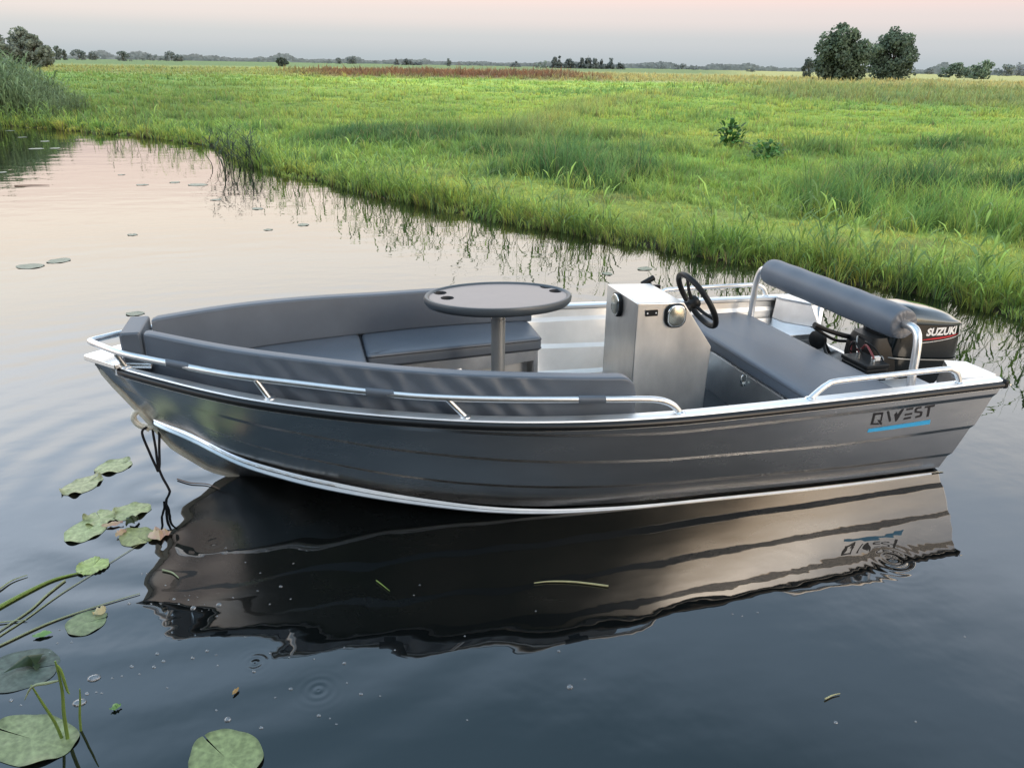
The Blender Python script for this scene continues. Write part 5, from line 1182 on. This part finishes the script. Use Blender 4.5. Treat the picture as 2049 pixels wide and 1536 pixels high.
for (x, y, s) in BUB:
    dark = -4.15 < x < -3.2 and y > -1.3
    if proto is None: o = proto = obj('bubble', bm_, M_BUB)
    else: o = proto.copy(); COL.objects.link(o)
    o.location = (x, y, 0); q = SZ[s]; o.scale = (q * (1.5 if s == 4 else 1), q, q)
    tag(o, {0: 'tiny', 1: 'small', 2: 'middle-sized', 3: 'large', 4: 'large oval'}[s] + (' air bubble on the black reflection of the bow' if dark else ' air bubble on the open blue-grey water'), 'bubble', GR[s] + (' on the dark reflection' if dark else ' on the open water'))

# ------------------------------------------------------------------ camera, sky, sun
cam = bpy.data.cameras.new('camera'); co_ = bpy.data.objects.new('camera', cam); COL.objects.link(co_); SC.camera = co_
cam.sensor_width = 36; cam.lens = 1540.8 / 2049 * 36; cam.clip_start = .05; cam.clip_end = 9000
pi_ = math.radians(22.4945); ro_ = math.radians(-1.00777); psi = math.radians(15.57)
fw = Vector((math.sin(psi) * math.cos(pi_), math.cos(psi) * math.cos(pi_), -math.sin(pi_))); r0_ = Vector((math.cos(psi), -math.sin(psi), 0)); u0 = r0_.cross(fw)
RTv = r0_ * math.cos(ro_) - u0 * math.sin(ro_); UPv = r0_ * math.sin(ro_) + u0 * math.cos(ro_)
co_.matrix_world = Matrix(((RTv.x, UPv.x, -fw.x, CAMW[0]), (RTv.y, UPv.y, -fw.y, CAMW[1]), (RTv.z, UPv.z, -fw.z, CAMW[2]), (0, 0, 0, 1)))
SC.render.resolution_x = 1024; SC.render.resolution_y = 767

W_ = bpy.data.worlds.new('World'); SC.world = W_; W_.use_nodes = True; nt = W_.node_tree; nt.nodes.clear()
out = N(nt, 'ShaderNodeOutputWorld'); bg = N(nt, 'ShaderNodeBackground'); L(nt, bg.outputs[0], out.inputs[0])
SUN_EL, SUN_AZ = 7., 152.      # low evening sun behind and right of the camera (compass degrees from +y towards +x)
sky = N(nt, 'ShaderNodeTexSky', sky_type='NISHITA'); sky.sun_disc = False; sky.sun_elevation = math.radians(SUN_EL); sky.sun_rotation = math.radians(SUN_AZ); sky.dust_density = 2.0
tc = N(nt, 'ShaderNodeTexCoord'); sx = N(nt, 'ShaderNodeSeparateXYZ'); L(nt, tc.outputs['Generated'], sx.inputs[0])
asn = N(nt, 'ShaderNodeMath', operation='ARCSINE'); L(nt, sx.outputs[2], asn.inputs[0])
el = N(nt, 'ShaderNodeMapRange'); el.inputs[1].default_value = 0; el.inputs[2].default_value = math.radians(90); L(nt, asn.outputs[0], el.inputs[0])
rp_ = N(nt, 'ShaderNodeValToRGB'); L(nt, el.outputs[0], rp_.inputs[0]); cr = rp_.color_ramp; cr.interpolation = 'EASE'
SKY = [(0, (.46, .53, .58)), (1.6, (.55, .585, .635)), (3.0, (.73, .65, .67)), (4.6, (.91, .67, .655)), (7., (1.40, 1.08, .94)), (10, (1.88, 1.60, 1.34)), (14, (2.1, 1.93, 1.72)), (20, (2.08, 2.13, 2.2)), (28, (1.50, 1.76, 2.1)), (38, (.60, .84, 1.10)), (48, (.26, .43, .58)), (60, (.28, .44, .60)), (75, (.9, 1.2, 1.5)), (90, (1.0, 1.35, 1.7))]
MX = 2.2
while len(cr.elements) > 1: cr.elements.remove(cr.elements[-1])
for i, (e_, c_) in enumerate(SKY):
    p = e_ / 90; el_ = cr.elements[0] if i == 0 else cr.elements.new(p); el_.position = p; el_.color = (*[v / MX for v in c_], 1)
gr_ = N(nt, 'ShaderNodeVectorMath', operation='SCALE'); L(nt, rp_.outputs[0], gr_.inputs[0]); gr_.inputs['Scale'].default_value = MX
# warm afterglow in the quarter behind the camera
dt = N(nt, 'ShaderNodeVectorMath', operation='DOT_PRODUCT'); L(nt, tc.outputs['Generated'], dt.inputs[0]); sa = math.radians(SUN_AZ); dt.inputs[1].default_value = (math.sin(sa), math.cos(sa), .12)
pw = N(nt, 'ShaderNodeMapRange', interpolation_type='SMOOTHSTEP'); pw.inputs[1].default_value = .25; pw.inputs[2].default_value = 1.0; L(nt, dt.outputs['Value'], pw.inputs[0])
gl = N(nt, 'ShaderNodeVectorMath', operation='SCALE'); gl.inputs[0].default_value = (1.10, .90, .72); L(nt, pw.outputs[0], gl.inputs['Scale'])
sk = N(nt, 'ShaderNodeVectorMath', operation='SCALE'); L(nt, sky.outputs[0], sk.inputs[0]); sk.inputs['Scale'].default_value = .05
a1 = N(nt, 'ShaderNodeVectorMath', operation='ADD'); L(nt, gr_.outputs[0], a1.inputs[0]); L(nt, gl.outputs[0], a1.inputs[1])
a2 = N(nt, 'ShaderNodeVectorMath', operation='ADD'); L(nt, a1.outputs[0], a2.inputs[0]); L(nt, sk.outputs[0], a2.inputs[1])
lf_ = N(nt, 'ShaderNodeVectorMath', operation='DOT_PRODUCT'); L(nt, tc.outputs['Generated'], lf_.inputs[0]); lf_.inputs[1].default_value = (-.96, .26, 0)
lm_n = N(nt, 'ShaderNodeMapRange'); lm_n.inputs[1].default_value = -1; lm_n.inputs[2].default_value = 1; lm_n.inputs[3].default_value = .6; lm_n.inputs[4].default_value = 1.4; L(nt, lf_.outputs['Value'], lm_n.inputs[0])
eh = N(nt, 'ShaderNodeMapRange', interpolation_type='SMOOTHSTEP'); eh.inputs[1].default_value = math.radians(9); eh.inputs[2].default_value = math.radians(26); L(nt, asn.outputs[0], eh.inputs[0])
mf = N(nt, 'ShaderNodeMix'); mf.inputs[2].default_value = 1.; L(nt, eh.outputs[0], mf.inputs[0]); L(nt, lm_n.outputs[0], mf.inputs[3])
a3 = N(nt, 'ShaderNodeVectorMath', operation='SCALE'); L(nt, a2.outputs[0], a3.inputs[0]); L(nt, mf.outputs[0], a3.inputs['Scale'])
L(nt, a3.outputs[0], bg.inputs['Color']); bg.inputs['Strength'].default_value = 1.0
sl = bpy.data.lights.new('sun', 'SUN'); sl.energy = .8; sl.angle = math.radians(14); sl.color = (1., .84, .66)
so_ = bpy.data.objects.new('sun', sl); COL.objects.link(so_); e_ = math.radians(24)
so_.rotation_euler = Vector((math.sin(sa) * math.cos(e_), math.cos(sa) * math.cos(e_), math.sin(e_))).to_track_quat('Z', 'Y').to_euler()
SC.view_settings.view_transform = 'Standard'; SC.view_settings.look = 'None'; SC.view_settings.exposure = 0; SC.view_settings.gamma = 1
SC.render.engine = 'CYCLES'; SC.cycles.max_bounces = 7; SC.cycles.glossy_bounces = 5; SC.cycles.transmission_bounces = 3; SC.cycles.use_denoising = True
